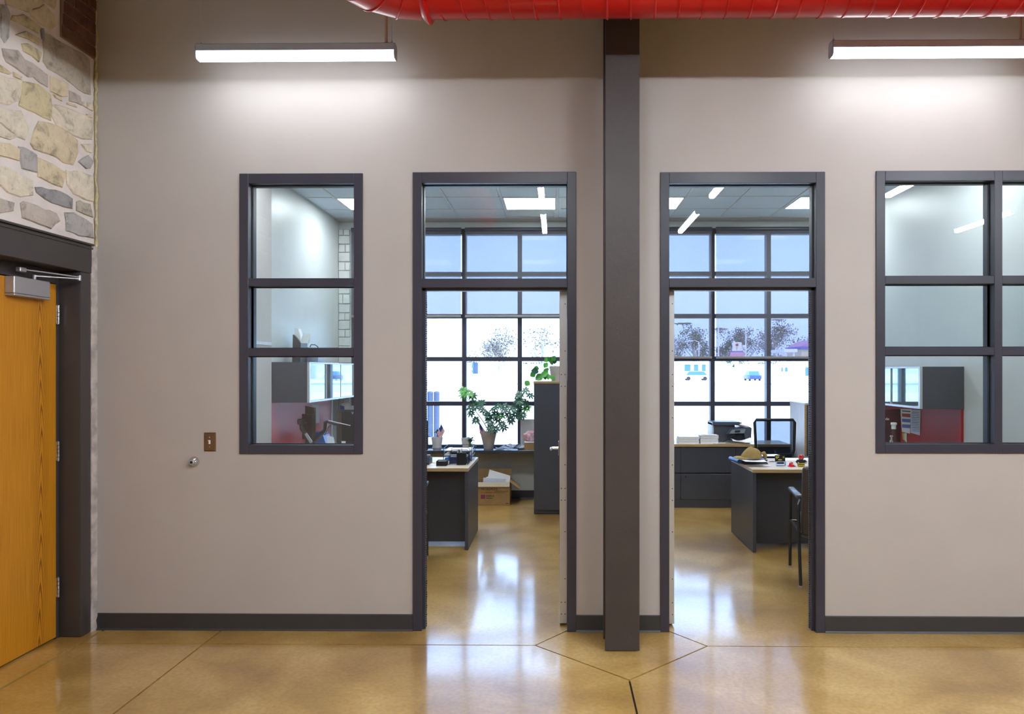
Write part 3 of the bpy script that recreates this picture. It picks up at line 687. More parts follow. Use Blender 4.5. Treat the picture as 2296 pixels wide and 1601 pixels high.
# ---- linear pendants
LZ = P(660, 134.5, -.27).z; HZ = P(660, 112.5, -.30).z - LZ; HT = P(660, 96, -.30).z - LZ
def pendant(x0, x1, y, label, group=None, along='x', cables=(), stem=None, z0=LZ):
    t = thing('pendant_light', label, 'light', ((x0 + x1) / 2, y, z0), 0 if along == 'x' else R(90), group)
    Lh = (x1 - x0) / 2; hz = HZ; top = HT; pr = lambda lst, a_, b_: prism(B(), [(a_, q, r) for q, r in lst], (b_ - a_, 0, 0))
    part('housing', pr([(-.033, hz), (.033, hz), (.033, top - .006), (.027, top), (-.027, top), (-.033, top - .006)], -Lh + .006, Lh - .006), HOUSING, t, local=True)
    if along == 'x':
        part('lens', pr([(-.029, .010), (-.022, 0), (.022, 0), (.029, .010)], -Lh + .007, Lh - .007), LENS, t, local=True, smooth=0)
        part('lens_side', pr([(-.031, hz - .001), (-.031, .0102), (.031, .0102), (.031, hz - .001)], -Lh + .007, Lh - .007), LENSIDE, t, local=True, smooth=0)
    else: part('lens', pr([(-.031, hz - .001), (-.031, .012), (-.022, 0), (.022, 0), (.031, .012), (.031, hz - .001)], -Lh + .007, Lh - .007), HLENS, t, local=True, smooth=0)
    for s in (-1, 1): part('end_cap', pr([(-.035, .012), (-.024, -.002), (.024, -.002), (.035, .012), (.035, top - .02), (.022, top + .002), (-.022, top + .002), (-.035, top - .02)], s * Lh - (.006 if s > 0 else 0), s * Lh + (0 if s > 0 else .006)), HOUSING, t, local=True)
    for cxx in cables:
        q = B(); lx = cxx - (x0 + x1) / 2; cyl(q, (lx, 0, top), (lx, 0, top + .018), .005, n=8); cyl(q, (lx, 0, top + .018), (lx, 0, HTOP - z0), .0012, n=5); part('cable', q, HOUSING, t, local=True)
    if stem is not None:
        q = B(); lx = stem - (x0 + x1) / 2; cyl(q, (lx, 0, top), (lx, 0, HTOP - z0), .0085, n=10); box(q, lx - .02, lx + .02, -.014, .014, top, top + .008); part('stem', q, STEMM, t, local=True)
    return t
yl = -.27
xa, xb = P(443, 120, yl).x, P(888, 120, yl).x; q1 = P(1862, 110, yl).x
pendant(xa, xb, yl, 'glowing linear pendant light over the left office window', cables=(xa + .02, xb - .025), stem=P(866, 60, yl).x)
pendant(q1, q1 + (xb - xa), yl, 'glowing linear pendant light cut off at the right edge of the picture', cables=(P(1869, 60, yl).x, q1 + (xb - xa) - .025), stem=P(2288, 60, yl).x)
HPL = {-.17: 'left door transom', 1.64: 'right door transom', 3.5: 'left corner of the right office window', 5.3: 'middle of the right office window'}
for x in (-.17, 1.64, 3.5, 5.3):
    for yc in (-2.55, -4.545):
        pendant(x - .61, x + .61, yc, 'hall pendant light mirrored ' + ('high' if yc > -3 else 'low') + ' in the ' + HPL[x], 'hall pendants behind the camera', 'y', (x - .55, x + .55)).location.x = x

# ---- switch and door stop on the wall
q = P(471, 991, 0)
t = thing('light_switch', 'small brown metal light switch plate on the wall left of the window', 'light switch', (q.x, 0, q.z))
pl = B(); prism(pl, [(q.x - .037, 0, q.z - .059), (q.x + .037, 0, q.z - .059), (q.x + .037, 0, q.z + .059), (q.x - .037, 0, q.z + .059)], (0, -.002, 0))
r0 = [pl.verts.new((q.x + sx * .037, -.002, q.z + sz * .059)) for sx, sz in ((-1, -1), (1, -1), (1, 1), (-1, 1))]; r1 = [pl.verts.new((q.x + sx * .030, -.007, q.z + sz * .052)) for sx, sz in ((-1, -1), (1, -1), (1, 1), (-1, 1))]
loft(pl, [r0, r1], False, True); part('plate', pl, BRASS, t, smooth=0)
tg = B(); box(tg, q.x - .005, q.x + .005, -.009, -.006, q.z - .012, q.z + .012); prism(tg, [(q.x - .004, -.008, q.z), (q.x - .004, -.008, q.z + .010), (q.x - .004, -.020, q.z + .013), (q.x - .004, -.020, q.z + .008)], (.008, 0, 0)); part('toggle', tg, WHITE, t)
for s in (-1, 1): part('screw', lathe(B(), [(.004, -.006), (.004, -.008), (.002, -.009)], (q.x, 0, q.z + s * .030), 10, 'y'), CHROME, t)
q = P(436, 1035, 0)
t = thing('door_stop', 'round chrome wall door stop below and left of the light switch', 'door stop', (q.x, 0, q.z))
part('dome', lathe(B(), [(.031, -.001), (.031, -.004), (.028, -.012), (.020, -.022), (.016, -.027)], (q.x, 0, q.z), 24, 'y'), CHROME, t)
part('bumper', lathe(B(), [(.016, -.022), (.016, -.034), (.013, -.037), (.009, -.036), (.008, -.030)], (q.x - .003, 0, q.z - .001), 20, 'y'), SILVER, t); part('bumper_core', lathe(B(), [(.0085, -.028), (.0085, -.0345)], (q.x - .003, 0, q.z - .001), 16, 'y'), FRAMEIN, t)

# ================================================================== OFFICE FURNITURE
def ln(px, py, y): return P(px, py, y)
# ---- overhead bins, red tack panels, tall cabinets along the side walls
def overhead(name, label, xw, sgn, y0, y1, z0, z1, doors):
    """wall cupboard on the wall plane XW; SGN = +1 when it projects towards +x"""
    xf = xw + sgn * .38; t = thing(name, label, 'cabinet', ((xw + xf) / 2, (y0 + y1) / 2, z0))
    part('body', box(B(), xw, xf - sgn * .02, y0, y1, z0, z1, .002), CHAR, t)
    f = B(); x0, x1 = xf - sgn * .02, xf + sgn * .002
    box(f, x0, x1, y0, y1, z1 - .014, z1); box(f, x0, x1, y0, y1, z0, z0 + .018); box(f, x0, x1, y0, y0 + .03, z0 + .018, z1 - .014); box(f, x0, x1, y1 - .03, y1, z0 + .018, z1 - .014)
    part('door_track', f, ALU, t); w = (y1 - y0 - .06) / doors
    for k in range(doors):
        a_ = y0 + .03 + k * w; d = part('sliding_door', box(B(), x0 + sgn * (.004 + .006 * (k % 2)), x0 + sgn * (.010 + .006 * (k % 2)), a_ + .003, a_ + w - .003, z0 + .019, z1 - .015, .001), MIRROR, t)
        part('door_edge', box(B(), x0 + sgn * .004, x0 + sgn * .02, a_ + w - .008, a_ + w, z0 + .019, z1 - .015), ALU, d)
    return t
yo1 = 2.50; zt1 = P(690, 812, yo1).z; zb1 = P(690, 903, yo1).z
overhead('wall_cabinet', 'charcoal wall cupboard with mirrored sliding doors in the left office', OL + .001, 1, yo1, 4.60, zb1, zt1, 4)
yo2 = 1.85; zt2 = P(2130, 822, yo2).z; zb2 = P(2130, 917, yo2).z
overhead('wall_cabinet', 'charcoal wall cupboard with mirrored sliding doors in the right office', OR - .001, -1, yo2, 4.1, zb2, zt2, 4)
t = thing('tack_panel', 'glossy red wall panel under the cupboard in the left office', 'panel', (OL + .012, 3.4, .75)); part('red_panel', box(B(), OL + .001, OL + .022, 2.3, 4.36, .745, zb1 - .004, .002), REDPANEL, t); part('panel_trim', box(B(), OL + .001, OL + .026, 4.36, 4.385, .745, zb1 - .004), ALU, t)
t = thing('tack_panel', 'glossy red wall panel under the cupboard in the right office', 'panel', (OR - .012, 2.9, .75)); part('red_panel', box(B(), OR - .022, OR - .001, 1.86, 4.1, .745, zb2 - .004, .002), REDPANEL, t); part('panel_trim', box(B(), OR - .026, OR - .001, 4.1, 4.12, .745, zb2 - .004), ALU, t)
def desk(name, label, cat, x0, x1, y0, y1, h, ends='lr', modesty=None, th=.03):
    t = thing(name, label, cat, ((x0 + x1) / 2, (y0 + y1) / 2, 0))
    tp = part('top', box(B(), x0, x1, y0, y1, h - th, h, .002), TOPW, t)
    eb = B(); box(eb, x0 - .001, x1 + .001, y0 - .003, y0, h - th, h - .001); part('edge_band', eb, EDGE, tp)
    if 'l' in ends: part('end_panel', box(B(), x0 + .002, x0 + .032, y0 + .004, y1 - .004, .004, h - th, .001), CHAR, t)
    if 'r' in ends: part('end_panel', box(B(), x1 - .032, x1 - .002, y0 + .004, y1 - .004, .004, h - th, .001), CHAR, t)
    if modesty: part('modesty_panel', box(B(), x0 + .034, x1 - .034, modesty, modesty + .02, .03, h - th - .002, .001), CHAR, t)
    return t
DH = .742
xr1 = P(1050, 1140, 2.04).x
desk('desk', 'charcoal desk with pale top and tan edge in the left office', 'desk', OL + .70, xr1, 2.04, 2.88, DH, 'r', 2.26)
desk('side_desk', 'pale topped side desk along the red panel in the left office', 'desk', OL + .003, OL + .68, 2.30, 4.38, DH, 'lr')
desk('side_desk', 'pale topped side desk along the red panel in the right office', 'desk', OR - .68, OR - .003, 1.9, 3.80, DH, 'lr')
xl2 = P(1688, 1140, 1.99).x
desk('desk', 'charcoal desk with pale top in the right office, fireman figure and cap on it', 'desk', xl2, OR - .70, 1.99, 2.82, DH, 'l', 2.22)
# credenza with drawers
yc = 4.13; xc0 = P(1526, 1060, yc).x
t = thing('credenza', 'low charcoal drawer cabinet with tan edged top under the right office window', 'cabinet', (1.75, 4.3, 0))
xq0, xq1 = .90, 2.75
part('top', box(B(), xq0, xq1, yc - .012, 4.60, .722, .752, .002), TOPW, t); part('edge_band', box(B(), xq0 - .001, xq1, yc - .015, yc - .012, .722, .751), EDGE, t)
part('body', box(B(), xq0 + .005, xq1 - .005, yc + .022, 4.60, .045, .720), CHAR, t); part('plinth', box(B(), xq0 + .005, xq1 - .005, yc + .004, yc + .03, .003, .095), CHAR, t)
dxs = [xq0 + .005, xc0, (xc0 + xq1) / 2, xq1 - .005]
for xa_, xb_ in zip(dxs, dxs[1:]):
    for za, zb_ in ((.098, .398), (.414, .716)):
        dd = part('drawer', box(B(), xa_ + .002, xb_ - .002, yc, yc + .022, za, zb_, .002), CHAR, t); 
        if za < .2: part('lock', lathe(B(), [(.009, 0), (.009, -.003), (.006, -.004)], (xa_ + .06, yc, zb_ - .03), 12, 'y'), BLACKM, dd)
# tall cabinets
def tall(label, x0, x1, y0, y1, h, side, front, door_split=True):
    t = thing('tall_cabinet', label, 'cabinet', ((x0 + x1) / 2, (y0 + y1) / 2, 0))
    part('body', box(B(), x0, x1, y0 + .02, y1, .004, h - .025, .002), side, t); part('top', box(B(), x0 - .004, x1 + .004, y0 - .002, y1, h - .025, h, .002), side if side is PALEWOOD else TOPW, t)
    part('edge_band', box(B(), x0 - .004, x1 + .004, y0 - .005, y0 - .002, h - .025, h - .001), EDGE, t)
    xm_ = (x0 + x1) / 2
    for a_, b_ in ((x0, xm_), (xm_, x1)) if door_split else ((x0, x1),): part('cabinet_door', box(B(), a_ + .002, b_ - .002, y0, y0 + .019, .05, h - .03, .001), front, t)
    return t
ytc = 3.71; q0 = P(1197, 1000, ytc); ztc = P(1220, 855, ytc).z
t = tall('tall charcoal cabinet with tan edged top behind the open left door', q0.x, PA0 - .03, ytc, 4.30, ztc, CHAR, CHAR, False)
t = thing('tall_cabinet', 'pale wood grain cabinet with dark doors right of the mesh chair', 'cabinet', (3.1, 4.1, 0))
xk = P(1804, 950, 3.88).x; zk = P(1804, 904, 3.88).z
part('side_panel', box(B(), xk, xk + .022, 3.88, 4.41, .004, zk - .02), PALEWOOD, t); part('side_edge', box(B(), xk - .001, xk + .022, 3.877, 3.88, .004, zk - .02), EDGE, t)
part('body', box(B(), xk + .022, xk + .62, 3.90, 4.41, .004, zk - .02), CHAR, t); part('cabinet_door', box(B(), xk + .024, xk + .32, 3.882, 3.90, .05, zk - .022), CHAR, t); part('cabinet_door', box(B(), xk + .324, xk + .62, 3.882, 3.90, .05, zk - .022), CHAR, t)
part('top', box(B(), xk - .003, xk + .622, 3.876, 4.41, zk - .02, zk, .002), PALEWOOD, t)
q0 = P(607, 768, 2.12)
t = thing('tall_cabinet', 'pale wood grain cupboard at the left edge of the left office window', 'cabinet', (OL + .1, 1.8, 0))
part('side_panel', box(B(), OL + .004, q0.x - .016, 1.50, 2.13, .004, q0.z - .030), PALEWOOD, t); part('top', box(B(), OL + .004, q0.x, 1.48, 2.15, q0.z - .028, q0.z, .002), PALEWOOD, t)
# ^ the chase stands behind it
# ---- chairs
def guest_chair(label, x, y, rz):
    t = thing('guest_chair', label, 'chair', (x, y, 0), rz)
    part('seat', box(B(), -.235, .235, -.22, .27, .40, .47, .03, 3), UPH, t, local=True)
    bk = B(); pr = [(-.245, .36), (-.275, .90), (-.215, .905), (-.185, .37)]
    box(bk, -.272, .268, -.030, .035, .36, .905, .03, 3)
    for v in bk.verts: v.co.y += -.225 - (v.co.z - .4) * .11
    part('backrest', bk, UPH, t, local=True)
    for s in (-1, 1):
        part('leg', tube(B(), [(s * .285, -.29, .012), (s * .290, -.235, .42), (s * .288, -.205, .60), (s * .270, -.17, .635)], .0125, 10), BLACKM, t, local=True)
        part('leg', tube(B(), [(s * .275, .29, .012), (s * .272, .285, .60), (s * .270, .262, .632), (s * .270, .22, .638), (s * .270, -.17, .635)], .0125, 10), BLACKM, t, local=True)
        part('arm_pad', box(B(), s * .270 - .026, s * .270 + .026, -.14, .27, .640, .668, .012, 2), ARMP, t, local=True)
        for yy in (-.29, .29): part('glide', cyl(B(), (s * (.285 if yy < 0 else .275), yy, 0.001), (s * (.285 if yy < 0 else .275), yy, .014), .014, n=10), SILVER, t, local=True)
    fr = B(); tube(fr, [(-.272, -.245, .39), (.272, -.245, .39)], .010); tube(fr, [(-.272, .25, .39), (.272, .25, .39)], .010)
    for s in (-1, 1): tube(fr, [(s * .272, -.245, .39), (s * .272, .286, .39)], .010)
    part('seat_frame', fr, BLACKM, t, local=True)
    return t
guest_chair('brown vinyl guest chair with black legs in front of the right desk', 2.145, 1.19, R(-9))
guest_chair('guest chair before the left desk, mostly hidden by the door frame', -1.385, 1.50, R(5))
def task_chair(label, x, y, rz):
    t = thing('task_chair', label, 'chair', (x, y, 0), rz)
    part('seat', box(B(), -.25, .25, -.28, .22, .45, .53, .035, 3), BLACK, t, local=True)
    f = B(); lo, hi = .66, 1.085
    tube(f, [(-.175, .24, lo), (-.205, .25, lo + .10), (-.218, .26, hi - .03), (-.20, .262, hi), (.20, .262, hi), (.218, .26, hi - .03), (.205, .25, lo + .10), (.175, .24, lo), (-.175, .24, lo)], .016, 8, True); part('back_frame', f, BLACK, t, local=True)
    ms = M_shade('mesh back fabric', (.62, .65, .70), (.02, .025, .03), .30)
    part('mesh_back', prism(B(), [(-.175, .246, lo + .01), (.175, .246, lo + .01), (.212, .262, hi - .01), (-.212, .262, hi - .01)], (0, .002, 0)), ms, t, local=True, smooth=0)
    part('lumbar_bar', box(B(), -.19, .19, .235, .25, lo + .02, lo + .06, .005), BLACK, t, local=True)
    part('back_post', bar(B(), (0, .20, .44), (0, .26, .75), .06, .02, (1, 0, 0)), BLACK, t, local=True)
    for s in (-1, 1):
        q = B(); tube(q, [(s * .22, .0, .45), (s * .29, .0, .47), (s * .29, .0, .68)], .014); part('arm_post', q, BLACK, t, local=True); part('arm_pad', box(B(), s * .29 - .04, s * .29 + .04, -.13, .12, .68, .71, .012, 2), BLACK, t, local=True)
    part('gas_column', cyl(B(), (0, 0, .09), (0, 0, .45), .028), BLACKM, t, local=True)
    for k in range(5):
        a_ = R(72 * k + 18); ux, uy = math.cos(a_), math.sin(a_); part('base_arm', tube(B(), [(0, 0, .10), (ux * .30, uy * .30, .065)], [.024, .016]), BLACK, t, local=True)
        part('caster', cyl(B(), (ux * .30 - uy * .02, uy * .30 + ux * .02, .028), (ux * .30 + uy * .02, uy * .30 - ux * .02, .028), .027), BLACK, t, local=True)
    return t
q = P(1737, 980, 3.45)
task_chair('black mesh back office chair behind the right desk', q.x, 3.19, 0)

# ---- cardboard box with papers
yb = 4.27; q0 = P(1064, 1129, yb); q1 = P(1143, 1129, yb); zt = P(1100, 1081.5, yb).z; bw0, bw1 = q0.x, q1.x; bd = .30
t = thing('cardboard_box', 'open brown cardboard box of papers on the floor under the left office window', 'box', ((bw0 + bw1) / 2, yb + bd / 2, 0)); th = .005
bx = B(); box(bx, bw0, bw1, yb, yb + th, .002, zt); box(bx, bw0, bw1, yb + bd - th, yb + bd, .002, zt); box(bx, bw0, bw0 + th, yb + th, yb + bd - th, .002, zt); box(bx, bw1 - th, bw1, yb + th, yb + bd - th, .002, zt); box(bx, bw0 + th, bw1 - th, yb + th, yb + bd - th, .002, .010)
part('carton', bx, CARD, t, smooth=0)
zf = P(1100, 1091, yb).z
part('flap', prism(B(), [(bw0, yb - .002, zt), (bw1, yb - .002, zt), (bw1 - .004, yb - .016, zt - .052), (bw0 + .004, yb - .016, zt - .052)], (0, -.004, 0)), CARDIN, t, 'pale inner side of the folded front flap', smooth=0)
part('flap', prism(B(), [(bw1, yb + .01, zt), (bw1, yb + bd - .01, zt), (bw1 + .115, yb + bd - .02, zt - .085), (bw1 + .115, yb + .02, zt - .085)], (.002, 0, .004)), CARD, t, smooth=0)
part('flap', prism(B(), [(bw0, yb + bd, zt), (bw1, yb + bd, zt), (bw1, yb + bd + .03, zt + .12), (bw0, yb + bd + .03, zt + .12)], (0, .004, 0)), CARD, t, smooth=0)
xt = P(1077, 1100, yb).x + .006
text('print', 'MICROFLEX', .038, FACE((xt, yb - .001, zt - .096)), INK, t); text('print', 'MIDKNIGHT', .032, FACE((xt, yb - .001, zt - .134)), INKR, t)
lg = B(); box(lg, xt, xt + .052, yb - .0015, yb, .075, .125); part('logo', lg, INKP, t, smooth=0); text('print', 'X', .045, FACE((xt + .010, yb - .002, .084)), INKR, t); text('print', 'EMERGE', .030, FACE((xt + .062, yb - .001, .100)), INK, t, spacing=.9)
lb = B(); box(lb, xt + .064, xt + .14, yb - .0012, yb, .080, .086); box(lb, xt + .17, xt + .33, yb - .0012, yb, .165, .169); box(lb, xt + .05, xt + .30, yb - .0012, yb, .150, .153); box(lb, bw1 - .05, bw1 - .012, yb - .0012, yb, .020, .026); part('fine_print', lb, INK, t, smooth=0)
def card(name, pts, th, mat, label, cat, group=None):
    a_ = (Vector(pts[1]) - Vector(pts[0])).cross(Vector(pts[2]) - Vector(pts[0])).normalized() * th; bm = prism(B(), pts, a_); bmesh.ops.subdivide_edges(bm, edges=bm.edges[:], cuts=1)
    for v in bm.verts: v.co += Vector((random.uniform(-1, 1), random.uniform(-1, 1), random.uniform(-1, 1))) * .0015
    return single(name, bm, mat, label, cat, pts[0], group, smooth=0)
y1 = yb + .20; y2 = yb + .08
card('envelope', [P(1092, 1082, y1), P(1143, 1092, y1), P(1144, 1067, y1 + .02), P(1098, 1053, y1 + .02)], .03, PAPER, 'large white envelope tilted at the back of the cardboard box', 'envelope')
card('paper_sheet', [P(1086, 1078, y2 + .05), P(1112, 1074, y2 + .05), P(1107, 1064, y2 + .06), P(1090, 1070, y2 + .06)], .004, PAPER, 'white sheet with barcode sticking up in the cardboard box', 'paper')
card('paper_bundle', [P(1083, 1090, y2), P(1134, 1090, y2), P(1134, 1074, y2 + .01), P(1084, 1071, y2 + .01)], .02, PAPERB, 'bluish white paper bundle at the front of the cardboard box', 'paper')

# ---- things on the left window sill
SZ = EZ0 - .004
def ring_leaf(bm, base, tip, w, bend=.2, up=Vector((0, 0, 1))):
    base, tip = Vector(base), Vector(tip); d = tip - base; L_ = d.length; s = d.normalized().cross(up)
    if s.length < .05: s = d.normalized().cross(Vector((0, 1, 0)))
    s.normalize(); nrm = s.cross(d.normalized())
    prof = [(0, .22), (.22, .66), (.5, 1.0), (.78, .68), (1.0, .03)]; L0 = []; C0 = []; R0 = []
    for f, ww in prof:
        p = base + d * f - Vector((0, 0, 1)) * bend * L_ * f * f
        L0.append(bm.verts.new(p + s * ww * w / 2 + nrm * ww * w * .12)); C0.append(bm.verts.new(p)); R0.append(bm.verts.new(p - s * ww * w / 2 + nrm * ww * w * .12))
    for i in range(4):
        bm.faces.new((L0[i], L0[i + 1], C0[i + 1], C0[i])); bm.faces.new((C0[i], C0[i + 1], R0[i + 1], R0[i]))
def pot(name, label, c, rt, rb_, h, mat, plant_label=None, saucer=False):
    t = thing(name, label, 'plant', c)
    pf = [(rb_, 0), (rb_ + (rt - rb_) * .35, h * .35), (rt * .99, h * .93), (rt, h), (rt - .008, h), (rt - .012, h - .02)]
    part('pot', lathe(B(), pf, c, 28, cap1=True), mat, t); part('soil', lathe(B(), [(rt - .012, h - .018), (rt * .5, h - .012), (.001, h - .010)], c, 20, cap0=False), SOIL, t)
    if saucer: part('saucer', lathe(B(), [(rb_ * 1.0, 0.001), (rb_ * 1.25, .025), (rb_ * 1.22, .03), (rb_ * 1.05, .012)], c, 24), mat, t)
    return t
yp = 4.56
pc = P(1095.5, 1009, yp); pc.z = SZ + .001; ph = P(1095, 968, yp).z - pc.z; pr_ = (P(1114.5, 968, yp).x - P(1077, 968, yp).x) / 2
t = pot('umbrella_plant', 'big umbrella plant in a large grey pot on the left office sill', pc, pr_, pr_ * .55, ph, POT)
top = pc + Vector((0, 0, ph - .02))
CR = lambda x, y: (1010 + x / 9.42, 840 + y / 9.42)
def br(ptsc, r0=.006):
    ps_ = [top + Vector((random.uniform(-.02, .02), 0, 0))]
    for i, (x, y) in enumerate(ptsc): ps_.append(P(*CR(x, y), yp - .05 + .04 * math.sin(i * 2 + x)))
    n = len(ps_); part('stem', tube(B(), ps_, [r0 * (1 - .6 * i / n) for i in range(n)], 6), STEMG, t); return ps_
nodes = []
for bpts in ([(700, 1000), (590, 850), (520, 760), (440, 600), (360, 500), (290, 400)], [(790, 1050), (880, 880), (760, 760), (640, 690)], [(870, 1060), (960, 900), (1000, 740), (1130, 640)], [(900, 1080), (1060, 930), (1200, 830), (1340, 760), (1440, 640), (1450, 480), (1590, 340)], [(1000, 1060), (1120, 980), (1260, 930)]):
    nodes += br(bpts)[1:]
CL = [(265, 330), (270, 430), (400, 380), (465, 440), (500, 590), (650, 590), (430, 690), (520, 690), (440, 810), (540, 960), (660, 710), (775, 840), (700, 770), (890, 890), (830, 1000), (1000, 670), (920, 720), (1150, 670), (1120, 770), (1250, 710), (1230, 850), (1010, 940), (1090, 1040), (1270, 950), (1445, 420), (1445, 540), (1430, 650), (1445, 770), (1430, 880), (1590, 330), (1680, 440), (1590, 590), (1620, 710), (1370, 840), (830, 1130), (1535, 850), (960, 1150), (1130, 1120), (800, 900), (960, 820), (1060, 860), (1340, 700)]
for (x, y) in CL:
    c_ = P(*CR(x, y), yp - .06 + random.uniform(-.10, .08)); nd = min(nodes, key=lambda n: (n - c_).length)
    bm = B(); tube(bm, [nd, (nd + c_) / 2 + Vector((0, 0, .01)), c_], .0018, 5); k0 = random.random() * 6; n = random.choice((7, 8, 8, 9))
    ax = Vector((random.uniform(-.35, .35), -.8 + random.uniform(-.3, .3), .55)).normalized(); u, w = frame_of(ax)
    for k in range(n):
        a_ = k0 + 2 * math.pi * k / n; d = (u * math.cos(a_) + w * math.sin(a_)); L_ = random.uniform(.050, .080); ring_leaf(bm, c_ + d * .006, c_ + d * L_ + ax * .006, L_ * .42, .25, ax)
    part('leaf', bm, LEAFB if (y < 500 and x < 330) or random.random() < .08 else LEAF, t, smooth=60, recalc=False)
# US flag helper: seven red and six white stripes, blue canton
FLAGR = M('flag red', (.42, .02, .04), .8); FLAGW = M('flag white', (.75, .76, .80), .8); FLAGB = M('flag blue', (.03, .05, .22), .8)
def flag(t, p0, hoist, fly, wav=.006, nx=12):
    """P0 = top hoist corner, HOIST / FLY vectors"""
    hoist, fly = Vector(hoist), Vector(fly); nrm = hoist.cross(fly).normalized(); bm = B(); g = []
    for i in range(nx + 1): g.append([bm.verts.new(Vector(p0) + hoist * (j / 13) + fly * (i / nx) + nrm * wav * math.sin(i * 1.1 + j * .25) * i / nx) for j in range(14)])
    for i in range(nx):
        for j in range(13):
            f = bm.faces.new((g[i][j], g[i + 1][j], g[i + 1][j + 1], g[i][j + 1])); f.material_index = 2 if (i < nx * .42 and j < 7) else (0 if j % 2 == 0 else 1)
    part('flag_cloth', bm, [FLAGR, FLAGW, FLAGB], t, smooth=60, recalc=False)
# flag stuck in the big pot
yq = yp - .06; tf = thing('small_flag', 'small striped flag hanging in the big grey plant pot', 'flag', P(1078, 975, yq))
part('stick', tube(B(), [P(1090, 972, yq), P(1073, 944, yq)], .0022, 6), EDGE, tf)
flag(tf, P(1073.5, 946, yq), P(1089, 968, yq) - P(1073.5, 946, yq), P(1076, 971, yq) - P(1073.5, 946, yq) + Vector((0, -.01, 0)), .004)
# small plant with flag
c_ = P(980, 1008, 4.52); c_.z = SZ + .001; hh = P(980, 980, 4.52).z - c_.z; rr_ = (P(993, 980, 4.52).x - P(967, 980, 4.52).x) / 2
t = pot('potted_seedling', 'small white pot with a sprig and tiny flag at the left of the sill', c_, rr_, rr_ * .68, hh, POTW, saucer=True); tz = c_ + Vector((0, 0, hh))
for k in range(9):
    a_ = random.random() * 6.28; h0 = random.uniform(.0, .09); bm = B(); p0 = tz + Vector((0, 0, h0 * .8)); p1 = p0 + Vector((math.cos(a_) * .075, math.sin(a_) * .03, random.uniform(-.01, .05))); ring_leaf(bm, p0, p1, .034, .2); part('leaf', bm, LEAF, t, smooth=60, recalc=False)
part('stem', tube(B(), [tz - Vector((0, 0, .02)), tz + Vector((.004, 0, .11))], .003, 6), STEMG, t)
tf = thing('small_flag', 'small striped flag on a stick in the left seedling pot', 'flag', tz)
s0, s1 = P(981, 982, 4.50), P(989.5, 948, 4.50); part('stick', tube(B(), [s0, s1], .0022, 6), EDGE, tf); dn = (s0 - s1).normalized()
flag(tf, s1 - Vector((0, 0, .018)), P(978, 972, 4.50) - P(988.5, 952, 4.50), P(997, 968, 4.50) - P(988.5, 952, 4.50) + Vector((0, -.02, 0)), .005)
# trailing plant in white pot
c_ = P(1046, 1008, 4.52); c_.z = SZ + .001; hh = P(1046, 982, 4.52).z - c_.z; rr_ = (P(1058, 982, 4.52).x - P(1034, 982, 4.52).x) / 2
t = pot('trailing_plant', 'white pot with a trailing green plant left of the big pot', c_, rr_, rr_ * .7, hh, POTW); tz = c_ + Vector((.03, -.03, hh))
for k in range(64):
    f = random.random(); p0 = tz + Vector((random.uniform(-.02, .07), random.uniform(-.05, .03), random.uniform(-.14, .02))); a_ = random.random() * 6.28; bm = B(); ring_leaf(bm, p0, p0 + Vector((math.cos(a_) * .044, math.sin(a_) * .02, random.uniform(-.03, .02))), .032, .2); part('leaf', bm, LEAF if f < .7 else LEAFB, t, smooth=60, recalc=False)
part('stem', tube(B(), [tz - Vector((.03, -.03, .02)), tz + Vector((0, -.02, .01)), tz + Vector((.03, -.035, -.06)), tz + Vector((.03, -.035, -.13))], .003, 6), STEMG, t)
# plant sliver at the far left of the doorway
c_ = P(951, 1008, 4.5); c_.z = SZ + .001
t = pot('sill_plant', 'small leafy sill plant half hidden by the left door frame', c_, .05, .035, .10, POTW)
for k in range(22):
    p0 = c_ + Vector((random.uniform(-.05, .09), random.uniform(-.04, .04), random.uniform(.05, .2))); a_ = random.random() * 6.28; bm = B(); ring_leaf(bm, p0, p0 + Vector((math.cos(a_) * .045, math.sin(a_) * .02, random.uniform(-.01, .02))), .032, .2); part('leaf', bm, LEAF, t, smooth=60, recalc=False)
part('stem', tube(B(), [c_ + Vector((0, 0, .08)), c_ + Vector((.02, 0, .2))], .003, 6), STEMG, t)
# newspapers, white board, small carton with bag at the right end of the sill
for k, (x_, w_, rz_, lab, mt) in enumerate(((1121, .15, .3, 'leftmost folded newspaper beside the big plant pot', NEWS), (1141, .20, -.2, 'middle crumpled newspaper on the window sill', PAPERB), (1159, .20, .3, 'printed newspaper spread at the right of the sill', NEWS), (1150, .14, -.35, 'white paper on top of the sill newspapers', PAPER))):
    q = P(x_, 1004, 4.52); q.z = SZ + .004 + k * .010; single('newspaper', sheet(B(), q, w_ * .8, .14, rz_, .016, (.0, .012), 6, .003), mt, lab, 'newspaper', q, smooth=40)
qa, qb = P(1167, 940, 4.64), P(1200, 1004, 4.64); single('white_board', box(B(), qa.x, qb.x + .08, 4.63, 4.655, SZ + .001, qa.z, .003), WHITE, 'pale panel leaning at the right end of the left sill', 'board', (qa.x, 4.64, SZ))
qa, qb = P(1176, 993, 4.46), P(1204, 1006, 4.46)
t = thing('small_carton', 'flat brown carton at the right end of the left sill', 'box', (qa.x, 4.5, SZ)); part('carton', box(B(), qa.x, qb.x, 4.44, 4.60, SZ + .001, qa.z, .002), CARD, t); part('lid', box(B(), qa.x - .003, qb.x, 4.437, 4.60, qa.z, qa.z + .014, .002), PAPER, t)
ztop = qa.z + .015
bm = B(); bmesh.ops.create_icosphere(bm, subdivisions=3, radius=.07)
for v in bm.verts: n_ = 1 + .25 * math.sin(v.co.x * 90) * math.cos(v.co.z * 70 + v.co.y * 60); v.co = Vector((v.co.x * 1.3 * n_, v.co.y * .8 * n_, max(-.055, v.co.z * n_) * 1.0 + .056))
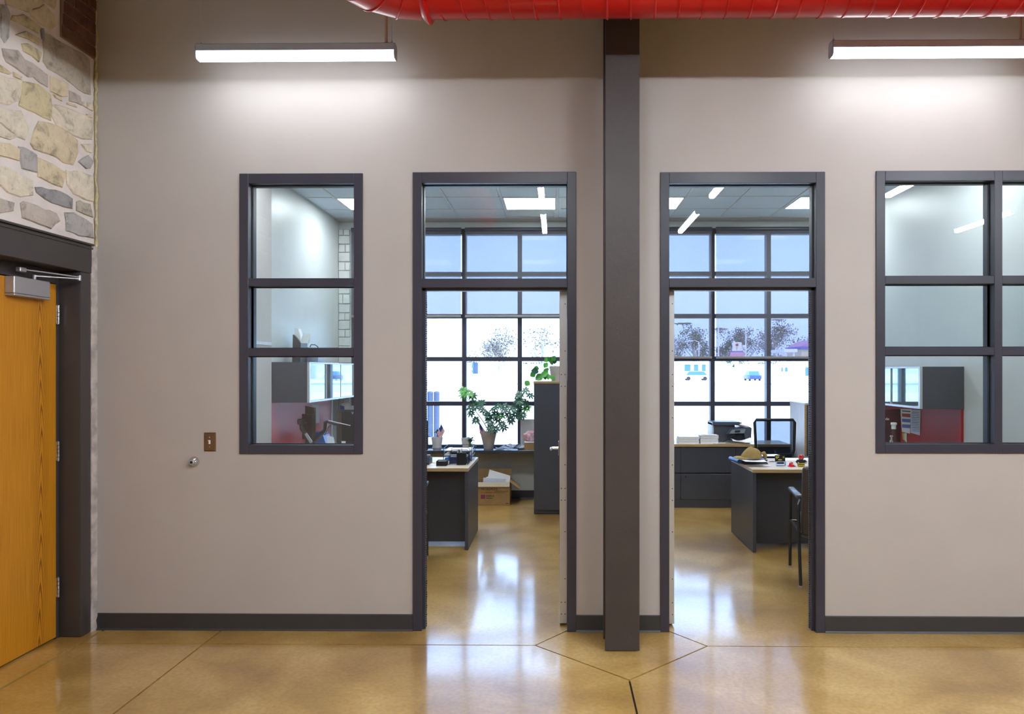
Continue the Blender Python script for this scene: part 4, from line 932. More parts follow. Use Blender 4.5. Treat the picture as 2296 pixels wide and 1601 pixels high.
REDWHITE = M('red and white bag print', (.55, .02, .05), .5, scale=26, col2=(.78, .78, .84)); bmesh.ops.translate(bm, verts=bm.verts, vec=(qa.x + .07, 4.52, ztop))
single('plastic_bag', bm, REDWHITE, 'crumpled red and white plastic bag on the flat brown carton', 'bag', (qa.x + .07, 4.52, ztop), smooth=60)
# pothos on the tall cabinet
c_ = P(1246, 851, 3.95); c_.z = ztc + .001; hh = P(1246, 821, 3.95).z - c_.z
t = pot('pothos', 'pothos with bright green leaves in a grey pot on the tall charcoal cabinet', c_, .075, .05, hh, POT); tz = c_ + Vector((0, 0, hh))
def hleaf(tip_px, base_px, w, y, mat=LEAFB):
    bm = B(); b_, p_ = P(*base_px, y), P(*tip_px, y - .03); ring_leaf(bm, b_, p_, w, .08, Vector((.2, -1, .35))); part('leaf', bm, mat, t, smooth=60, recalc=False)
Z7 = lambda x, y: (910 + x / 5.165, 690 + y / 5.165)
for tp, bp, w in (((1450, 720), (1535, 745), .085), ((1440, 790), (1500, 760), .075), ((1500, 830), (1590, 775), .09), ((1560, 800), (1640, 740), .07), ((1385, 900), (1425, 850), .075), ((1600, 620), (1650, 590), .06), ((1690, 560), (1730, 610), .07), ((1600, 690), (1640, 640), .06), ((1650, 830), (1640, 760), .06), ((1700, 825), (1660, 780), .055), ((1590, 760), (1650, 700), .055), ((1620, 830), (1600, 780), .05), ((1640, 560), (1690, 640), .06), ((1735, 590), (1715, 650), .05), ((1670, 600), (1700, 660), .05), ((1720, 840), (1690, 790), .05), ((1480, 690), (1540, 710), .06), ((1610, 800), (1640, 720), .05)):
    hleaf(Z7(*tp), Z7(*bp), w, 3.86 + random.uniform(-.05, .05), LEAFB if random.random() < .75 else LEAF)
part('vine', tube(B(), [tz, P(*Z7(1690, 660), 3.88), P(*Z7(1640, 740), 3.84), P(*Z7(1560, 770), 3.84), P(*Z7(1440, 840), 3.84)], .0025, 6), STEMG, t)

# ---- on the left desk
def on(px, py, z=DH): return PF(px, py, z)
def wire_rack():
    c_ = on(1026, 1043); c_.z = DH
    t = thing('file_sorter', 'black wire file sorter with a mesh pen cup on the left desk', 'desk organizer', c_); x0, x1 = on(1006, 1043).x, on(1048, 1043).x; w = x1 - x0; f = B(); y0 = c_.y
    H = .145
    for k in range(4):
        hk = H * (.62 + .13 * k); yy = y0 + .03 + k * .05; tube(f, [(x0, yy, DH + .004), (x0, yy, DH + hk - .015), (x0 + .015, yy, DH + hk), (x1 - .015, yy, DH + hk), (x1, yy, DH + hk - .015), (x1, yy, DH + .004)], .0026, 6)
        tube(f, [(x0, yy, DH + hk * .5), (x1, yy, DH + hk * .5)], .0016, 5)
    for x_ in (x0, (x0 + x1) / 2, x1): tube(f, [(x_, y0 + .0, DH + .004), (x_, y0 + .2, DH + .004)], .0026, 6)
    part('wire_frame', f, BLACKM, t); m = B(); xm_ = x0 + w * .42; box(m, xm_, x1 - .012, y0, y0 + .025, DH + .003, DH + .115, .003); part('mesh_cup', m, BLACK, t)
    for k in range(3): part('file', box(B(), x0 + .006, x1 - .006, y0 + .045 + k * .05, y0 + .052 + k * .05, DH + .008, DH + .07 + .02 * k), (NAVY, PAPERB, BLACK)[k], t)
    for k in range(5):
        xx = xm_ + .01 + k * .009; single('pen', tube(B(), [(xx, y0 + .012, DH + .116), (xx + random.uniform(-.006, .006), y0 + .014, DH + random.uniform(.142, .165))], .0035, 6), (WHITE, BLACK, LEAF, WHITE, SILVER)[k], ('first white pen', 'black pen', 'green pen', 'second white pen', 'silver pen')[k] + ' standing in the mesh cup on the left desk', 'pen', (xx, y0 + .012, DH + .116), 'pens in the mesh cup')
wire_rack()
xa, xb = on(1050, 1036).x - .0, xr1 - .03; ya = on(1055, 1037).y + .08
t = thing('letter_tray', 'black stacked letter tray full of papers at the back of the left desk', 'desk organizer', ((xa + xb) / 2, ya, DH)); xa = xb - .27
for k in range(3):
    z_ = DH + .008 + k * .044; f = B()
    tube(f, [(xa, ya, z_), (xb, ya, z_), (xb, ya + .32, z_), (xa, ya + .32, z_), (xa, ya, z_)], .003, 6); tube(f, [(xa, ya, z_ + .028), (xa, ya + .32, z_ + .036), (xb, ya + .32, z_ + .036), (xb, ya, z_ + .028)], .0024, 6)
    for m in range(1, 6): tube(f, [(xa + (xb - xa) * m / 6, ya, z_), (xa + (xb - xa) * m / 6, ya + .32, z_)], .0015, 5)
    tr_ = part('tray', f, BLACKM, t); part('paper_stack', box(B(), xa + .012, xb - .012, ya + .01, ya + .30, z_ + .004, z_ + (.026, .020, .010)[k], .002), (BLUEP, PAPER, PAPER)[k], tr_)
for x_ in (xa, xb):
    for y_ in (ya, ya + .32): part('post', tube(B(), [(x_, y_, DH + .002), (x_, y_, DH + .130)], .003, 6), BLACKM, t)
qa, qb = on(978, 1045), on(1001, 1045)
t = thing('note_box', 'small black open note box on the front edge of the left desk', 'box', (qa.x, qa.y, DH)); nb = B(); x0, x1, y0, y1 = qa.x, qb.x, qa.y, qa.y + .11
box(nb, x0, x1, y0, y0 + .004, DH + .001, DH + .045); box(nb, x0, x1, y1 - .004, y1, DH + .001, DH + .045); box(nb, x0, x0 + .004, y0 + .004, y1 - .004, DH + .001, DH + .045); box(nb, x1 - .004, x1, y0 + .004, y1 - .004, DH + .001, DH + .045); part('tray', nb, BLACK, t); part('notes', box(B(), x0 + .006, x1 - .006, y0 + .006, y1 - .006, DH + .002, DH + .036), PAPER, t)
for k, (x_, y_, w_, h_, rz_, lab) in enumerate(((958, 1038, .30, .34, .05, 'large white paper under the note box on the left desk'), (985, 1035, .22, .22, -.2, 'white sheet behind the note box on the left desk'), (990, 1030, .21, .13, .25, 'turned white sheet at the back of the left desk'))):
    q = on(x_, y_); q.z = DH + .001 + .0015 * k; single('paper_sheet', sheet(B(), q, w_, h_, rz_, .001, (0, 0), 3), PAPER, lab, 'paper', q)
q = on(968, 1040); q.z = DH + .008; single('pencil', tube(B(), [q, q + Vector((.05, .006, 0))], .003, 6), YELLOW, 'short yellow pencil left of the note box', 'pencil', q)
t = thing('desk_monitor', 'dark monitor edge at the left side of the left doorway', 'monitor', (-1.55, 2.62, DH)); xe = P(960, 975, 2.62).x
part('screen', box(B(), xe - .54, xe, 2.60, 2.635, DH + .10, P(958, 943, 2.62).z, .008, 2), BLACK, t); part('stand', bar(B(), (xe - .27, 2.645, DH + .01), (xe - .27, 2.645, DH + .25), .06, .02, (1, 0, 0)), BLACK, t); part('foot', box(B(), xe - .40, xe - .14, 2.56, 2.74, DH + .001, DH + .012, .004), BLACK, t)
t = thing('desk_phone', 'dark desk phone at the left side of the left doorway', 'phone', (on(950, 1043).x, on(950, 1043).y, DH)); q = on(950, 1043); part('phone_base', prism(B(), [(q.x - .12, q.y, DH + .001), (q.x - .12, q.y + .18, DH + .001), (q.x - .12, q.y + .18, DH + .06), (q.x - .12, q.y, DH + .02)], (.17, 0, 0)), BLACK, t); part('handset', box(B(), q.x - .115, q.x + .045, q.y + .10, q.y + .14, DH + .055, DH + .085, .012, 2), ARMP, t)

# ---- on the right credenza
CZ = .752
def cr(px, py): return PF(px, py, CZ)
qa = P(1521, 990, 4.17); qb = P(1568, 990, 4.17); qc = P(1570, 990, 4.17); qd = P(1611, 990, 4.17)
for n_, (xa_, xb_, pz, lab) in enumerate(((qa.x, qb.x, 979, 'left stack of thick white books'), (qc.x, qd.x, 976, 'right stack of thick white books'))):
    ht = P(1540, pz, 4.17).z - CZ; nn = 3; grp = 'white books on the low cabinet'
    for k in range(nn):
        t = thing('book', ('bottom', 'middle', 'top')[k] + ' book of the ' + lab + ' on the low cabinet', 'book', (xa_, 4.2, CZ + ht * k / nn), 0, grp); j = random.uniform(-.006, .006); z0 = CZ + .001 + ht * k / nn; z1 = CZ + ht * (k + 1) / nn - .001
        part('pages', box(B(), xa_ + .003 + j, xb_ - .004 + j, 4.163, 4.325, z0 + .002, z1 - .002), PAPER, t); part('cover', box(B(), xa_ + j, xb_ + j, 4.16, 4.33, z1 - .002, z1), WHITE, t); part('cover', box(B(), xa_ + j, xb_ + j, 4.16, 4.33, z0, z0 + .002), WHITE, t)
q = Vector(((qc.x + qd.x) / 2, 4.245, CZ + ht + .0015)); single('paper_sheet', sheet(B(), q, .17, .11, .15, .0008), PAPER, 'loose white sheet lying on the white book stacks', 'paper', q)
yq = 4.345; qa, qb = P(1597, 993, yq), P(1684, 993, yq); zt_ = P(1640, 946, yq).z
t = thing('printer', 'dark grey office printer on the low cabinet under the right window', 'printer', ((qa.x + qb.x) / 2, yq + .1, CZ)); x0 = qa.x; w = qb.x - qa.x; PRN = M('printer dark grey plastic', (.065, .075, .10), .38); PRL = M('printer pale grey plastic', (.55, .57, .62), .4)
ho = zt_ - CZ
part('body', box(B(), x0 + .01, x0 + w * .60, yq + .02, yq + .28, CZ + .002, CZ + ho * .86, .012, 2), PRN, t)
part('base', box(B(), x0 + w * .30, x0 + w * .96, yq + .03, yq + .28, CZ + .002, CZ + ho * .70, .01, 2), PRN, t)
part('side_panel', box(B(), x0, x0 + .02, yq + .0, yq + .28, CZ + ho * .25, CZ + ho * .96, .008, 2), PRL, t)
part('scanner_lid', prism(B(), [(x0 + .0, yq - .01, CZ + ho * .84), (x0 + w * .62, yq - .01, CZ + ho * .84), (x0 + w * .78, yq - .01, CZ + ho * .94), (x0 + w * .70, yq - .01, CZ + ho), (x0 + .0, yq - .01, CZ + ho)], (0, .28, 0)), PRN, t)
part('paper_tray', prism(B(), [(x0 + w * .50, yq + .02, CZ + ho * .86), (x0 + w * .94, yq + .02, CZ + ho * .72), (x0 + w * .97, yq + .02, CZ + ho * .78), (x0 + w * .55, yq + .02, CZ + ho * .93)], (0, .2, 0)), PRL, t)
part('output_hood', prism(B(), [(x0 + w * .36, yq - .03, CZ + ho * .42), (x0 + w * .46, yq - .03, CZ + ho * .66), (x0 + w * .96, yq - .03, CZ + ho * .76), (x0 + w, yq - .03, CZ + ho * .70), (x0 + w * .98, yq - .03, CZ + ho * .05), (x0 + w * .86, yq - .03, CZ + ho * .02), (x0 + w * .80, yq - .03, CZ + ho * .45)], (0, .27, 0)), PRN, t)
part('control_panel', prism(B(), [(x0 + w * .42, yq - .045, CZ + ho * .44), (x0 + w * .50, yq - .032, CZ + ho * .62), (x0 + w * .84, yq - .032, CZ + ho * .66), (x0 + w * .80, yq - .045, CZ + ho * .46)], (0, .014, 0)), ARMP, t)
part('display', prism(B(), [(x0 + w * .55, yq - .044, CZ + ho * .50), (x0 + w * .57, yq - .040, CZ + ho * .60), (x0 + w * .70, yq - .040, CZ + ho * .61), (x0 + w * .69, yq - .044, CZ + ho * .51)], (0, -.004, 0)), BLACK, t)
part('output_tray', prism(B(), [(x0 + w * .32, yq - .10, CZ + .004), (x0 + w * .85, yq - .10, CZ + .004), (x0 + w * .84, yq - .10, CZ + .03), (x0 + w * .36, yq - .10, CZ + .024)], (0, .25, 0)), PRN, t)
part('cable', tube(B(), [(x0 + w * .30, yq - .06, CZ + .02), (x0 + w * .40, yq - .07, CZ + .06), (x0 + w * .52, yq - .06, CZ + .085), (x0 + w * .60, yq - .07, CZ + .05)], .004, 6), BLACK, t)
for k, (x_, py_, w_, rz_, lab, mt, cu) in enumerate(((1625, 991, .30, .1, 'flat white papers before the printer', PAPER, .004), (1652, 990, .28, -.2, 'tan folder before the printer', EDGE, .002), (1662, 986, .24, .35, 'white paper with a lifted corner before the printer', PAPER, .02))):
    q = P(x_, py_, 4.19); q.z = CZ + .003 + .007 * k; q.y = 4.165; single('paper_sheet', sheet(B(), q, w_, .085, rz_ * .3, cu, (0, .02 * (k == 2)), 5, .003), mt, lab, 'paper', q, smooth=40)

# ---- on the right desk
q = on(1676, 1026); hx = (P(1716, 1010, q.y).x - P(1650, 1010, q.y).x)
BZ = DH + .042
t = thing('binder', 'navy blue binder lying on the right desk under the cap', 'binder', (q.x, q.y, DH)); xa, xb = on(1652, 1040).x, on(1722, 1040).x; y0 = on(1690, 1040).y
part('cover', box(B(), xa + .03, xb, y0, y0 + .26, DH + .002, DH + .006), NAVY, t); part('cover', box(B(), xa + .03, xb, y0, y0 + .26, DH + .034, DH + .038), NAVY, t); part('rings_and_pages', box(B(), xa + .05, xb - .008, y0 + .004, y0 + .25, DH + .006, DH + .034), NAVY, t); part('spine', tube(B(), [(xa + .025, y0, DH + .021), (xa + .0, y0 + .26, DH + .021)], .019, 10), BLUEP, t)
for k, (x_, y_, w_, h_, rz_, lab, zz) in enumerate(((1684, 1032, .20, .18, .10, 'white papers lying on the navy binder', BZ), (1692, 1034, .20, .15, -.08, 'ruled white sheet on the navy binder', BZ + .003), (1720, 1021, .26, .18, .1, 'white paper behind the yellow and black pack', DH + .002), (1700, 1044, .24, .07, .04, 'white paper before the navy binder', DH + .002), (1790, 1030, .34, .24, 0, 'wide white paper under the fireman figure', DH + .0015))):
    q = PF(x_, y_, zz); q.z = zz; single('paper_sheet', sheet(B(), q, w_, h_, rz_, .004 if zz > DH + .01 else .0005, (0, 0), 4), PAPER, lab, 'paper', q)
# cap
def cap():
    q = PF(1684, 1028, BZ + .012); q.z = BZ + .016; k = (P(1700, 1010, q.y).x - P(1690, 1010, q.y).x) / 10       # metres per pixel there
    t = thing('baseball_cap', 'khaki baseball cap lying on papers at the corner of the right desk', 'cap', q); a, b_, H = 24 * k, 19 * k, 27 * k
    bm = B(); n, m = 30, 9; rings = []
    for j in range(m + 1):
        f = j / m; w = (1 - f ** 2.6) ** .5 if f < 1 else .05; w = max(w, .05); ring = []
        for i in range(n):
            g = 2 * math.pi * i / n; cx_ = math.cos(g); front = max(0, -cx_)
            x = a * cx_ * w - 1.5 * k * f + a * .55 * front * f ** 1.3 * w; y = b_ * math.sin(g) * w
            z = H * f * (1 - .10 * front) - (2.5 * k * max(0, cx_) * (f ** 2)) + .7 * k * math.sin(4 * g + 3 * f) * f * (1 - f)
            ring.append(bm.verts.new(q + Vector((x, y, z))))
        rings.append(ring)
    loft(bm, rings, False, True); part('crown', bm, KHAKI, t, smooth=60)
    bm = B(); nn = 14; top_, bot_ = [], []
    for i in range(nn + 1):
        g = R(110 + 140 * i / nn); e_ = math.sin(math.pi * i / nn); ring_t, ring_b = [], []
        for s_ in (0, .5, 1):
            base = Vector((a * math.cos(g) * .98, b_ * math.sin(g) * .98, 2.2 * k)); tip = Vector((-a * .75 - 23 * k * e_ ** .6, b_ * 1.05 * math.sin(g), -2.2 * k + 3.2 * k * e_ - .0)); p = q + base.lerp(tip, s_) + Vector((0, 0, 2.0 * k * math.sin(math.pi * s_) * e_))
            ring_t.append(bm.verts.new(p + Vector((0, 0, .9 * k)))); ring_b.append(bm.verts.new(p))
        top_.append(ring_t); bot_.append(ring_b)
    for i in range(nn):
        for s_ in range(2):
            bm.faces.new((top_[i][s_], top_[i][s_ + 1], top_[i + 1][s_ + 1], top_[i + 1][s_])); bm.faces.new((bot_[i][s_], bot_[i + 1][s_], bot_[i + 1][s_ + 1], bot_[i][s_ + 1]))
        bm.faces.new((top_[i][2], bot_[i][2], bot_[i + 1][2], top_[i + 1][2]))
    part('brim', bm, KHAKI, t, smooth=60)
    part('strap', tube(B(), [q + Vector((a * .80, -b_ * .55, 12 * k)), q + Vector((a * 1.12, -b_ * .35, 12 * k)), q + Vector((a * 1.30, -b_ * .1, 5 * k)), q + Vector((a * 1.34, 0, -2 * k))], [2 * k, 4.5 * k, 4.5 * k, 2.5 * k], 8), KHAKI, t)
    part('button', lathe(B(), [(1.6 * k, 0), (1.2 * k, .8 * k), (.1 * k, 1.2 * k)], q + Vector((-1.5 * k, 0, H - .4 * k)), 10), KHAKI, t)
    ps = [q + Vector((a * (.30 - .25 * f) * 1.0, -b_ * max(.05, (1 - f ** 2.6)) ** .5 * 1.0 - .3 * k, H * f)) for f in (0.03, .2, .4, .6, .8, .93)]
    part('seam', tube(B(), ps, .0022, 5), EDGE, t)
cap()
# yellow and black blister pack
q = on(1750, 1045); w = on(1762, 1045).x - on(1739, 1045).x; H = P(1750, 1021.5, q.y).z - DH
t = thing('blister_pack', 'black and yellow blister pack standing on the right desk', 'package', (q.x, q.y, DH)); x0 = q.x - w / 2
part('card', box(B(), x0, x0 + w, q.y + .012, q.y + .015, DH + H * .42, DH + H, .001), BLACK, t); part('blister', box(B(), x0 + .006, x0 + w - .002, q.y - .016, q.y + .014, DH + .002, DH + H * .46, .008, 2), CLEAR, t); part('content', box(B(), x0 + .014, x0 + w - .014, q.y - .008, q.y + .008, DH + .02, DH + H * .38, .006, 2), NAVY, t)
pt = B(); 
for a_, b_, c2, d2 in ((.06, .40, .78, .90), (.10, .26, .68, .74), (.32, .68, .52, .64)): box(pt, x0 + w * a_, x0 + w * b_, q.y + .0112, q.y + .012, DH + H * c2, DH + H * d2)
part('yellow_print', pt, YELLOW, t, smooth=0); part('round_mark', lathe(B(), [(.009, 0), (.009, -.001), (.006, -.001), (.006, 0)], (x0 + w * .84, q.y + .012, DH + H * .82), 16, 'y'), YELLOW, t)
# little red helmet
q = on(1775, 1046); rr_ = (on(1784.5, 1046).x - on(1766, 1046).x) / 2; H = P(1775, 1036, q.y).z - DH
t = thing('toy_helmet', 'tiny red toy fire helmet on the right desk edge', 'toy', (q.x, q.y, DH)); c_ = Vector((q.x, q.y, DH))
part('shell', lathe(B(), [(rr_ * .66, .004), (rr_ * .66, H * .35), (rr_ * .58, H * .7), (rr_ * .38, H * .92), (rr_ * .1, H)], c_, 18), RED, t); part('brim', lathe(B(), [(rr_ * .6, .001), (rr_, .002), (rr_, .006), (rr_ * .62, .009)], c_, 22), RED, t)
part('comb', box(B(), q.x - .004, q.x + .004, q.y - rr_ * .55, q.y + rr_ * .55, DH + H * .75, DH + H * 1.04, .003), RED, t); part('badge', box(B(), q.x + rr_ * .05, q.x + rr_ * .4, q.y - rr_ * .72, q.y - rr_ * .5, DH + H * .42, DH + H * .84, .002), WHITE, t)
# fireman figure
q = on(1796, 1046); H = P(1796, 1019.5, q.y).z - DH; c_ = Vector((q.x, q.y, DH)); r = .036
t = thing('toy_fireman', 'chubby toy fireman figure with red cap on the right desk', 'toy', c_)
for s in (-1, 1): part('boot', lathe(B(), [(.017, .001), (.018, .012), (.016, .03)], c_ + Vector((s * .016, -.004, 0)), 12), YELLOW, t)
part('coat', lathe(B(), [(.030, H * .16), (r, H * .28), (r * 1.06, H * .40), (r * .92, H * .52), (r * .5, H * .60)], c_, 18), BLACK, t); part('reflective_belt', lathe(B(), [(r * .99, H * .255), (r * 1.04, H * .27), (r * 1.07, H * .325), (r * 1.0, H * .335)], c_, 18, cap0=False, cap1=False), YELLOW, t)
part('trouser_hem', lathe(B(), [(.030, H * .10), (.033, H * .13), (.033, H * .19), (.029, H * .20)], c_, 16), YELLOW, t)
for s in (-1, 1): part('arm', tube(B(), [c_ + Vector((s * r * .75, 0, H * .52)), c_ + Vector((s * r * 1.15, -.008, H * .42)), c_ + Vector((s * r * .95, -.024, H * .34))], [.010, .011, .010], 8), BLACK, t); part('hand', lathe(B(), [(.003, -.008), (.008, -.003), (.008, .003), (.003, .008)], c_ + Vector((s * r * .93, -.028, H * .32)), 8), SKIN, t)
part('head', lathe(B(), [(.010, H * .57), (.020, H * .61), (.025, H * .69), (.023, H * .78), (.012, H * .86)], c_, 16), SKIN, t); part('moustache', box(B(), q.x - .011, q.x + .011, q.y - .028, q.y - .020, DH + H * .65, DH + H * .68, .003), CARD, t)
part('nose', lathe(B(), [(.001, -.006), (.005, 0), (.001, .006)], c_ + Vector((0, -.026, H * .70)), 8), SKIN, t)
part('cap', lathe(B(), [(.029, H * .76), (.030, H * .78), (.024, H * .80), (.022, H * .90), (.014, H * .98), (.003, H)], c_, 16), RED, t); 
for s in (-1, 1): part('eye', lathe(B(), [(.001, -.002), (.003, 0), (.001, .002)], c_ + Vector((s * .009, -.0235, H * .73)), 8), BLACK, t)
# mug at the jamb
q = on(1822, 1042); t = thing('mug', 'mug with a dark handle on the right desk, cut by the door frame', 'mug', (q.x, q.y, DH)); c_ = Vector((q.x + .05, q.y, DH))
part('cup', lathe(B(), [(.036, .001), (.038, .01), (.040, .09), (.036, .09), (.034, .01)], c_, 20), WHITE, t); part('handle', tube(B(), [c_ + Vector((-.036, -.005, .075)), c_ + Vector((-.065, -.01, .072)), c_ + Vector((-.075, -.012, .05)), c_ + Vector((-.06, -.01, .028)), c_ + Vector((-.037, -.005, .022))], .005, 8), BLACK, t)
q = on(1727, 1036); q.z = DH + .004
t = thing('key_ring', 'small bunch of keys beside the yellow and black pack', 'keys', q); part('ring', tube(B(), [q + Vector((.012 * math.cos(a_), .012 * math.sin(a_), 0)) for a_ in (2 * math.pi * k / 12 for k in range(13))], .0015, 5), BLACKM, t)
for k in range(3): part('key', bar(B(), q + Vector((.01, 0, .001 * k)), q + Vector((.01 + .04 * math.cos(k * .5), .04 * math.sin(k * .5 - .4), .002 * k)), .008, .002), (BLACKM, CHROME, BRASS)[k], t)

# ---- left office window view: monitors, file pockets, papers
ym = 2.62
sx, sz_ = (lambda px: P(px, 960, ym).x), (lambda py: P(700, py, ym).z)
Z5 = lambda x, y: (640 + x / 12.317, 880 + y / 12.317)
def Q(x, y, yy=ym): return P(*Z5(x, y), yy)
t = thing('monitor_mount', 'black double monitor arm rising from the side desk in the left office', 'monitor arm', (Q(740, 1450).x, ym, DH))
xb = Q(740, 1450).x
part('pole', cyl(B(), (xb, ym, DH + .012), (xb, ym, Q(740, 1380).z), .018), BLACKM, t); part('base', box(B(), xb - .05, xb + .05, ym - .05, ym + .05, DH + .001, DH + .014, .004), BLACKM, t)
part('arm', tube(B(), [Q(720, 1400), Q(440, 990), Q(440, 800)], .019, 10), BLACKM, t); part('arm', tube(B(), [Q(760, 1400), Q(1090, 1040), Q(1105, 830), Q(1180, 800)], .019, 10), BLACKM, t)
part('arm_cover', bar(B(), Q(560, 1130, ym - .02), Q(720, 1390, ym - .02), .026, .012, (0, 1, 0)), BLUEP if False else SILVER, t)
part('tilt_head', box(B(), Q(340, 800).x, Q(520, 800).x, ym - .03, ym + .03, Q(440, 880).z, Q(440, 730).z, .012, 2), BLACK, t)
part('monitor_link', tube(B(), [Q(1160, 800), Q(1350, 870), Q(1500, 900, ym + .05)], .014, 10), BLACKM, t); part('link_cover', tube(B(), [Q(1190, 780, ym - .022), Q(1790, 915, ym - .0)], .0045, 8), SILVER, t)
# monitor seen nearly from its edge
t = thing('monitor', 'black monitor turned edge on before the red panel in the left office', 'monitor', Q(660, 1400))
pA, pB = Q(545, 700, ym + .20), Q(790, 760, ym + .07)
ed = (pB - pA); ed.z = 0; ztop = Q(660, 400).z; zbot = Q(660, 1560).z; nrm = Vector((ed.y, -ed.x, 0)).normalized()
mo = B(); pts = [pA + Vector((0, 0, zbot - pA.z)), Vector((pB.x, pB.y, zbot)), Vector((pB.x, pB.y, ztop - .012)), Vector((pA.x, pA.y, ztop))]; prism(mo, pts, -nrm * .018); part('screen', mo, BLACK, t)
cA = (pA + pB) / 2; mo = B(); w_ = ed.normalized(); pp = [cA - w_ * .10, cA + w_ * .10]; prism(mo, [Vector((pp[0].x, pp[0].y, zbot + .08)), Vector((pp[1].x, pp[1].y, zbot + .08)), Vector((pp[1].x, pp[1].y, ztop - .08)), Vector((pp[0].x, pp[0].y, ztop - .08))], nrm * .03); part('rear_housing', mo, BLACK, t)
for zz in (.35, .6): part('screw', lathe(B(), [(.006, -.003), (.006, .003)], (cA + nrm * .034) + Vector((0, 0, zbot + (ztop - zbot) * zz - cA.z)), 8), CHROME, t)
# monitor seen from behind
x0 = Q(1325, 500).x; zt_ = Q(1500, 490).z; zb_ = Q(1500, 1430).z; ymm = ym + .10
t = thing('monitor', 'black monitor seen from behind with white lettering in the left office', 'monitor', (x0 + .25, ymm, zb_)); w_ = .50
part('screen', box(B(), x0, x0 + w_, ymm, ymm + .02, zb_, zt_, .006, 2), BLACK, t)
rb_ = part('rear_housing', box(B(), x0 + .055, x0 + w_ - .055, ymm - .028, ymm, zb_ + .02, zt_ - .012, .02, 2), BLACK, t); part('side_grain', box(B(), x0 + .006, x0 + .052, ymm - .004, ymm, zb_ + .01, zt_ - .012), UPH, t)
part('ridge', bar(B(), Q(1490, 540, ymm - .03), Q(1960, 700, ymm - .03), .008, .006, (0, 1, 0)), FRAMEIN, t); text('lettering', 'ViewSonic', .034, FACE(Q(1825, 600, ymm - .0305)), INKW, t, align='LEFT')
part('mount_plate', box(B(), x0 + w_ / 2 - .06, x0 + w_ / 2 + .06, ymm - .045, ymm - .028, Q(1, 1010).z, Q(1, 880).z, .004), BLACKM, t)
lb = B(); qa = Q(1550, 1400, ymm - .03); box(lb, qa.x, qa.x + .04, ymm - .0296, ymm - .028, qa.z, qa.z + .02); qa = Q(1680, 1465, ymm - .03); part('label', lb, INKW, t, smooth=0)
part('cord', tube(B(), [Q(1250, 900), Q(1170, 980), Q(1140, 1080), Q(1080, 1180)], .004, 6), BLACK, t)
# blue folder box, white binder, sorter with papers
yb_ = 3.25; qa, qb = P(700, 970, yb_), P(735, 1000, yb_)
t = thing('folder_box', 'bright blue folder box on the side desk behind the monitor arm', 'folder', (qa.x, yb_, DH)); f = B(); prism(f, [P(706, 975, yb_), P(724, 976, yb_), (P(737, 999, yb_).x, yb_, DH + .002), (P(700, 999, yb_).x, yb_, DH + .002)], (0, .22, 0)); part('cover', f, BLUEP, t); part('pages', box(B(), P(707, 975, yb_).x, P(722, 975, yb_).x, yb_ + .01, yb_ + .2, P(706, 974, yb_).z, P(706, 970, yb_).z), BLUEP, t)
card('paper_bundle', [(P(740, 999, 3.0).x, 3.0, DH + .002), (P(754, 999, 3.0).x, 3.0, DH + .002), P(749, 982, 3.1), P(732, 978, 3.1)], .02, PAPERB, 'white paper bundle leaning beside the blue folder box', 'paper')
yf = 4.22; x0, x1 = P(762, 920, yf).x, P(806, 920, yf).x
t = thing('file_rack', 'file rack of upright papers at the back of the left office', 'desk organizer', ((x0 + x1) / 2, yf, DH)); zz = P(780, 915, yf).z
part('rack', box(B(), x0, x1, yf, yf + .16, DH + .002, zz - .08, .004), BLACK, t)
part('folder', prism(B(), [(x0, yf + .02, zz - .12), P(772, 935, yf + .02), P(771, 911, yf + .02), P(762, 909, yf + .02)], (0, .02, 0)), BLUEP, t); part('paper', prism(B(), [P(768, 935, yf + .05), P(784, 935, yf + .05), P(780, 903, yf + .05), P(765, 905, yf + .05)], (0, .01, 0)), PAPER, t); part('paper', prism(B(), [P(776, 935, yf + .09), P(804, 935, yf + .09), P(802, 908, yf + .09), P(777, 911, yf + .09)], (0, .01, 0)), PAPERB, t)
xp = OL + .024; p_ = [PX(699, 907, xp), PX(716, 905, xp), PX(716, 948, xp), PX(699.5, 951, xp)]
single('notice_sheet', prism(B(), p_, (.002, 0, 0)), PAPERB, 'white list pinned to the red panel in the left office', 'paper', p_[0], smooth=0)
# black magazine file and bin on the cupboard
yf = 2.86; Z4 = lambda x, y: (520 + x / 4.575, 680 + y / 4.575)
def Q4(x, y, yy=yf): return P(*Z4(x, y), yy)
t = thing('magazine_file', 'black slanted magazine file of papers on the left wall cupboard', 'desk organizer', (Q4(650, 600).x, yf, zt1)); m = B(); zz = zt1 + .001
prism(m, [Vector((Q4(618, 600).x, yf, zz)), Vector((Q4(700, 600).x, yf, zz)), Q4(705, 410), Q4(625, 320)], (0, .20, 0)); part('file_box', m, BLACKM, t)
part('papers', prism(B(), [Q4(640, 440, yf + .05), Q4(705, 440, yf + .05), Q4(700, 330, yf + .05), Q4(680, 262, yf + .05), Q4(640, 255, yf + .05)], (0, .08, 0)), PAPER, t); part('papers', prism(B(), [Q4(695, 410, yf + .02), Q4(780, 410, yf + .02), Q4(806, 318, yf + .03), Q4(735, 306, yf + .03)], (0, .02, 0)), PAPER, t)
t = thing('storage_bin', 'pale blue plastic bin with looped handle on the left wall cupboard', 'bin', (Q4(770, 600).x, yf + .25, zt1)); BINM = M('pale blue plastic', (.30, .38, .52), .35)
part('bin', prism(B(), [Vector((Q4(705, 600, yf + .25).x, yf + .25, zz)), Vector((Q4(880, 600, yf + .25).x, yf + .25, zz)), Q4(892, 500, yf + .25), Q4(700, 415, yf + .25)], (0, .16, 0)), BINM, t)
